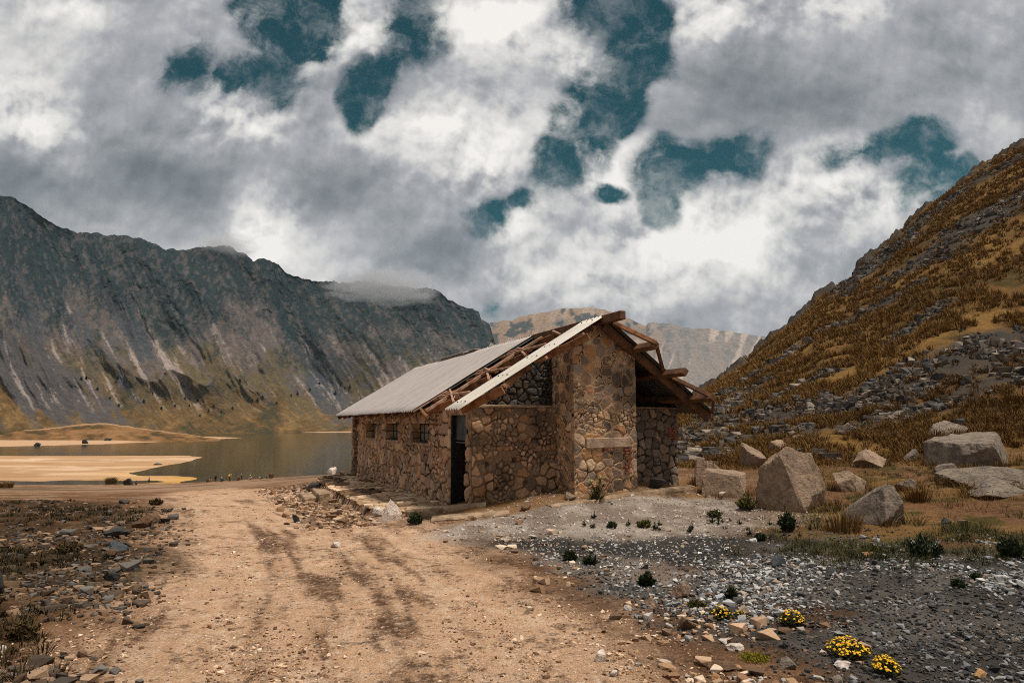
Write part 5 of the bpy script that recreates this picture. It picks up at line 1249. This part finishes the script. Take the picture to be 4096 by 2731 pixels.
def joints(pose):
    """one standing, sitting or stooping figure, facing -y, feet at z = 0; x is the figure's side"""
    J = {}
    if pose == 'stand': hip, chest, neck, head = (0,0,.92), (0,.01,1.25), (0,.0,1.44), (0,-.02,1.58); kn, ft = (.10,-.03,.50), (.11,.02,.07)
    elif pose == 'stoop': hip, chest, neck, head = (0,.12,.88), (0,-.10,1.14), (0,-.22,1.27), (0,-.31,1.36); kn, ft = (.11,-.06,.50), (.12,.05,.07)
    else: hip, chest, neck, head = (0,.10,.16), (0,.06,.48), (0,.02,.67), (0,-.02,.81); kn, ft = (.13,-.32,.42), (.13,-.48,.07)
    J['hip'] = (*hip, .15, .11); J['chest'] = (*chest, .17, .115); J['neck'] = (*neck, .055); J['head'] = (*head, .085, .10); J['crown'] = (head[0], head[1], head[2]+.10, .07)
    for s, n in ((-1,'a'),(1,'b')):
        sh = (s*.19, chest[1], chest[2]+.13); el = (s*.25, sh[1]-.06, sh[2]-.27) if pose != 'stoop' else (s*.22, sh[1]-.14, sh[2]-.24); ha = (s*.20, el[1]-.16, el[2]-.18) if pose != 'sit' else (s*.14, el[1]-.22, el[2]+.02)
        J['sh'+n] = (*sh, .065); J['el'+n] = (*el, .048); J['ha'+n] = (*ha, .036)
        J['th'+n] = (s*.095, hip[1], hip[2]-.06, .085); J['kn'+n] = (s*kn[0], kn[1], kn[2], .06); J['an'+n] = (s*ft[0], ft[1], ft[2], .045); J['to'+n] = (s*ft[0], ft[1]-.16, .045, .04)
    E = [('hip','chest'),('chest','neck'),('neck','head'),('head','crown')]
    for n in 'ab': E += [('chest','sh'+n),('sh'+n,'el'+n),('el'+n,'ha'+n),('hip','th'+n),('th'+n,'kn'+n),('kn'+n,'an'+n),('an'+n,'to'+n)]
    return J, E
def grow(J, ks, k): return {n: (*J[n][:3], *[r_*k for r_ in J[n][3:]]) for n in ks}
_pm = {}
def person(label, px, py, pose, coat, legs, hat, pack, face, hpx):
    J, E = joints(pose); g = at(px, py); yy = min(g[1], 168.); xx = (px-2048)/2749*yy; g = np.array([xx, yy, float(height(np.array([xx]), np.array([yy]))[0])])
    full = {'stand': 1.70, 'stoop': 1.48, 'sit': .95}[pose]; s = min(max(hpx*g[1]/2749/full, .85), 1.15)
    e = tag(empty('person', tuple(g), face), label, 'person', 'hikers resting on the lake shore'); e.scale = (s, s, s)
    def part(nm, ks, k, mat, ed=None):
        key = (nm, pose)
        if key not in _pm: _pm[key] = skin_mesh(nm, grow(J, ks, k), [q for q in E if q[0] in ks and q[1] in ks], M_SKIN)
        me = _pm[key].copy(); me.materials.clear(); me.materials.append(mat); return ob(nm, me, e)
    part('body', list(J), 1., M_SKIN)
    part('jacket', ['chest','hip']+[a+b for a in ('sh','el') for b in 'ab'], 1.18, cloth('jacket_cloth', coat))
    part('trousers', ['hip']+[a+b for a in ('th','kn','an') for b in 'ab'], 1.15, cloth('trouser_cloth', legs))
    hd = np.array(J['head'][:3]); D, F = ico(2)
    V = D*[.112, .125, .10]+hd+[0, .02, .085]; V[:, 2] = np.maximum(V[:, 2], hd[2]+.04)
    nm, mt = ('hat', cloth('hat_cloth', hat)) if hat else ('hair', cloth('hair', (.015,.011,.009)))
    if hat: V = np.where((V[:, 2:3] < hd[2]+.045), (V-hd)*[1.2,1.2,1]+hd, V)
    ob(nm, mk_mesh(nm, V, F, mt, None, True), e)
    if pack:
        P, F = stone(77, 3, 7, .02); c = np.array(J['chest'][:3]); k = 1.35 if pose == 'stoop' else 1.
        ob('backpack', mk_mesh('backpack', P*[.36*k, .24*k, .48*k]+c+[0, .21*k, -.24*k+(.1 if pose == 'stoop' else 0)], F, cloth('pack_cloth', pack), None, True), e)
for q in (('person sitting on the shore in dark green beside the large black boulder',561,1932,'sit',(.015,.03,.022),(.03,.035,.03),None,None,.4,17),
          ('person standing alone in a dark jacket and hat with a pale bag',611,1934,'stand',(.02,.022,.028),(.03,.04,.025),(.02,.018,.016),(.35,.36,.38),2.2,28),
          ('person sitting in dark blue at the left end of the group',841,1917,'sit',(.02,.025,.06),(.02,.02,.03),None,None,1.,15),
          ('person sitting in a pinkish tan jacket, second from the left of the group',854,1919,'sit',(.42,.20,.15),(.20,.11,.07),None,None,.3,17),
          ('person standing hunched in dark navy beside the blue jacket',875,1922,'stoop',(.012,.016,.035),(.012,.014,.025),None,(.015,.02,.04),2.8,24),
          ('person sitting in a bright blue jacket and white cap',898,1922,'sit',(.02,.10,.19),(.015,.02,.035),(.65,.60,.55),None,2.9,20),
          ('person in yellow stooping under a big yellow backpack and white hat',930,1924,'stoop',(.62,.36,.03),(.05,.035,.025),(.75,.70,.62),(.70,.42,.04),1.3,27),
          ('person sitting in a dark red jacket right of the yellow backpack',964,1914,'sit',(.16,.02,.02),(.06,.02,.02),(.5,.3,.25),None,.8,18),
          ('person standing in dark clothes and a white cap next to the dark red jacket',977,1913,'stand',(.03,.03,.04),(.02,.02,.03),(.70,.65,.60),None,.2,22),
          ('person sitting in a pale pink top and white hat at the right of the group',1011,1908,'sit',(.62,.45,.40),(.40,.22,.22),(.75,.70,.64),None,.0,18),
          ('person sitting in dark clothes with a white bag near the brown boulder',1053,1906,'sit',(.02,.02,.028),(.025,.025,.03),None,(.65,.62,.60),2.5,14),
          ('person sitting in grey against the brown boulder',1076,1906,'sit',(.12,.10,.09),(.07,.055,.045),(.3,.26,.22),None,.5,11)):
    person(*q)
# ------------------------------------------------------------------ air and drifting cloud
def vol_obj(name, me, density, colour, noise=None, aniso=.2):
    m = bpy.data.materials.new(name); m.use_nodes = True; t = NT(m.node_tree)
    v = t.n('ShaderNodeVolumePrincipled'); t.set(v, 'Color', colour); t.set(v, 'Anisotropy', aniso)
    if noise:
        co = t.n('ShaderNodeTexCoord').outputs['Object']; l = t.vm('LENGTH', co)
        n = t.noise(co, noise, 5, .6); d = t.math('MULTIPLY', t.mr(t.math('ADD', l, t.math('MULTIPLY', t.math('SUBTRACT', n, .5), 1.9)), .95, .35), density)
        t.set(v, 'Density', d)
    else: t.set(v, 'Density', density)
    o = t.n('ShaderNodeOutputMaterial'); t.t.links.new(v.outputs[0], o.inputs[1])
    me.materials.append(m); return ob(name, me)
m = MB(); m.box((-2400, -40, LAKE-8), (2400, 2700, 700)); h = vol_obj('haze', mk_mesh('haze', np.array(m.v), np.array(m.f)), 0.00004, (.62,.86,.95))
tag(h, 'thin mountain air', kind='stuff')

for k, (x, y, rx, ry, dn) in enumerate(((905, 985, 150, 60, .022), (1540, 1150, 270, 85, .018), (420, 915, 110, 26, .016))):
    v = ray(x, y); Yc_ = 1290+40*k; c = np.array([0, 0, CZ])+v/v[1]*Yc_; sc_ = Yc_/2749
    D_, F_ = ico(3); o = vol_obj('drifting_cloud', mk_mesh('drifting_cloud', D_, F_), dn, (.93,.94,.96), 2.2)
    o.location = c; o.scale = (rx*sc_, rx*sc_*.8, ry*sc_)
    tag(o, ('wisp of low cloud on the highest hump of the ridge', 'long bank of low cloud along the dark ridge', 'faint wisp of cloud on the left ridge')[k], kind='stuff')
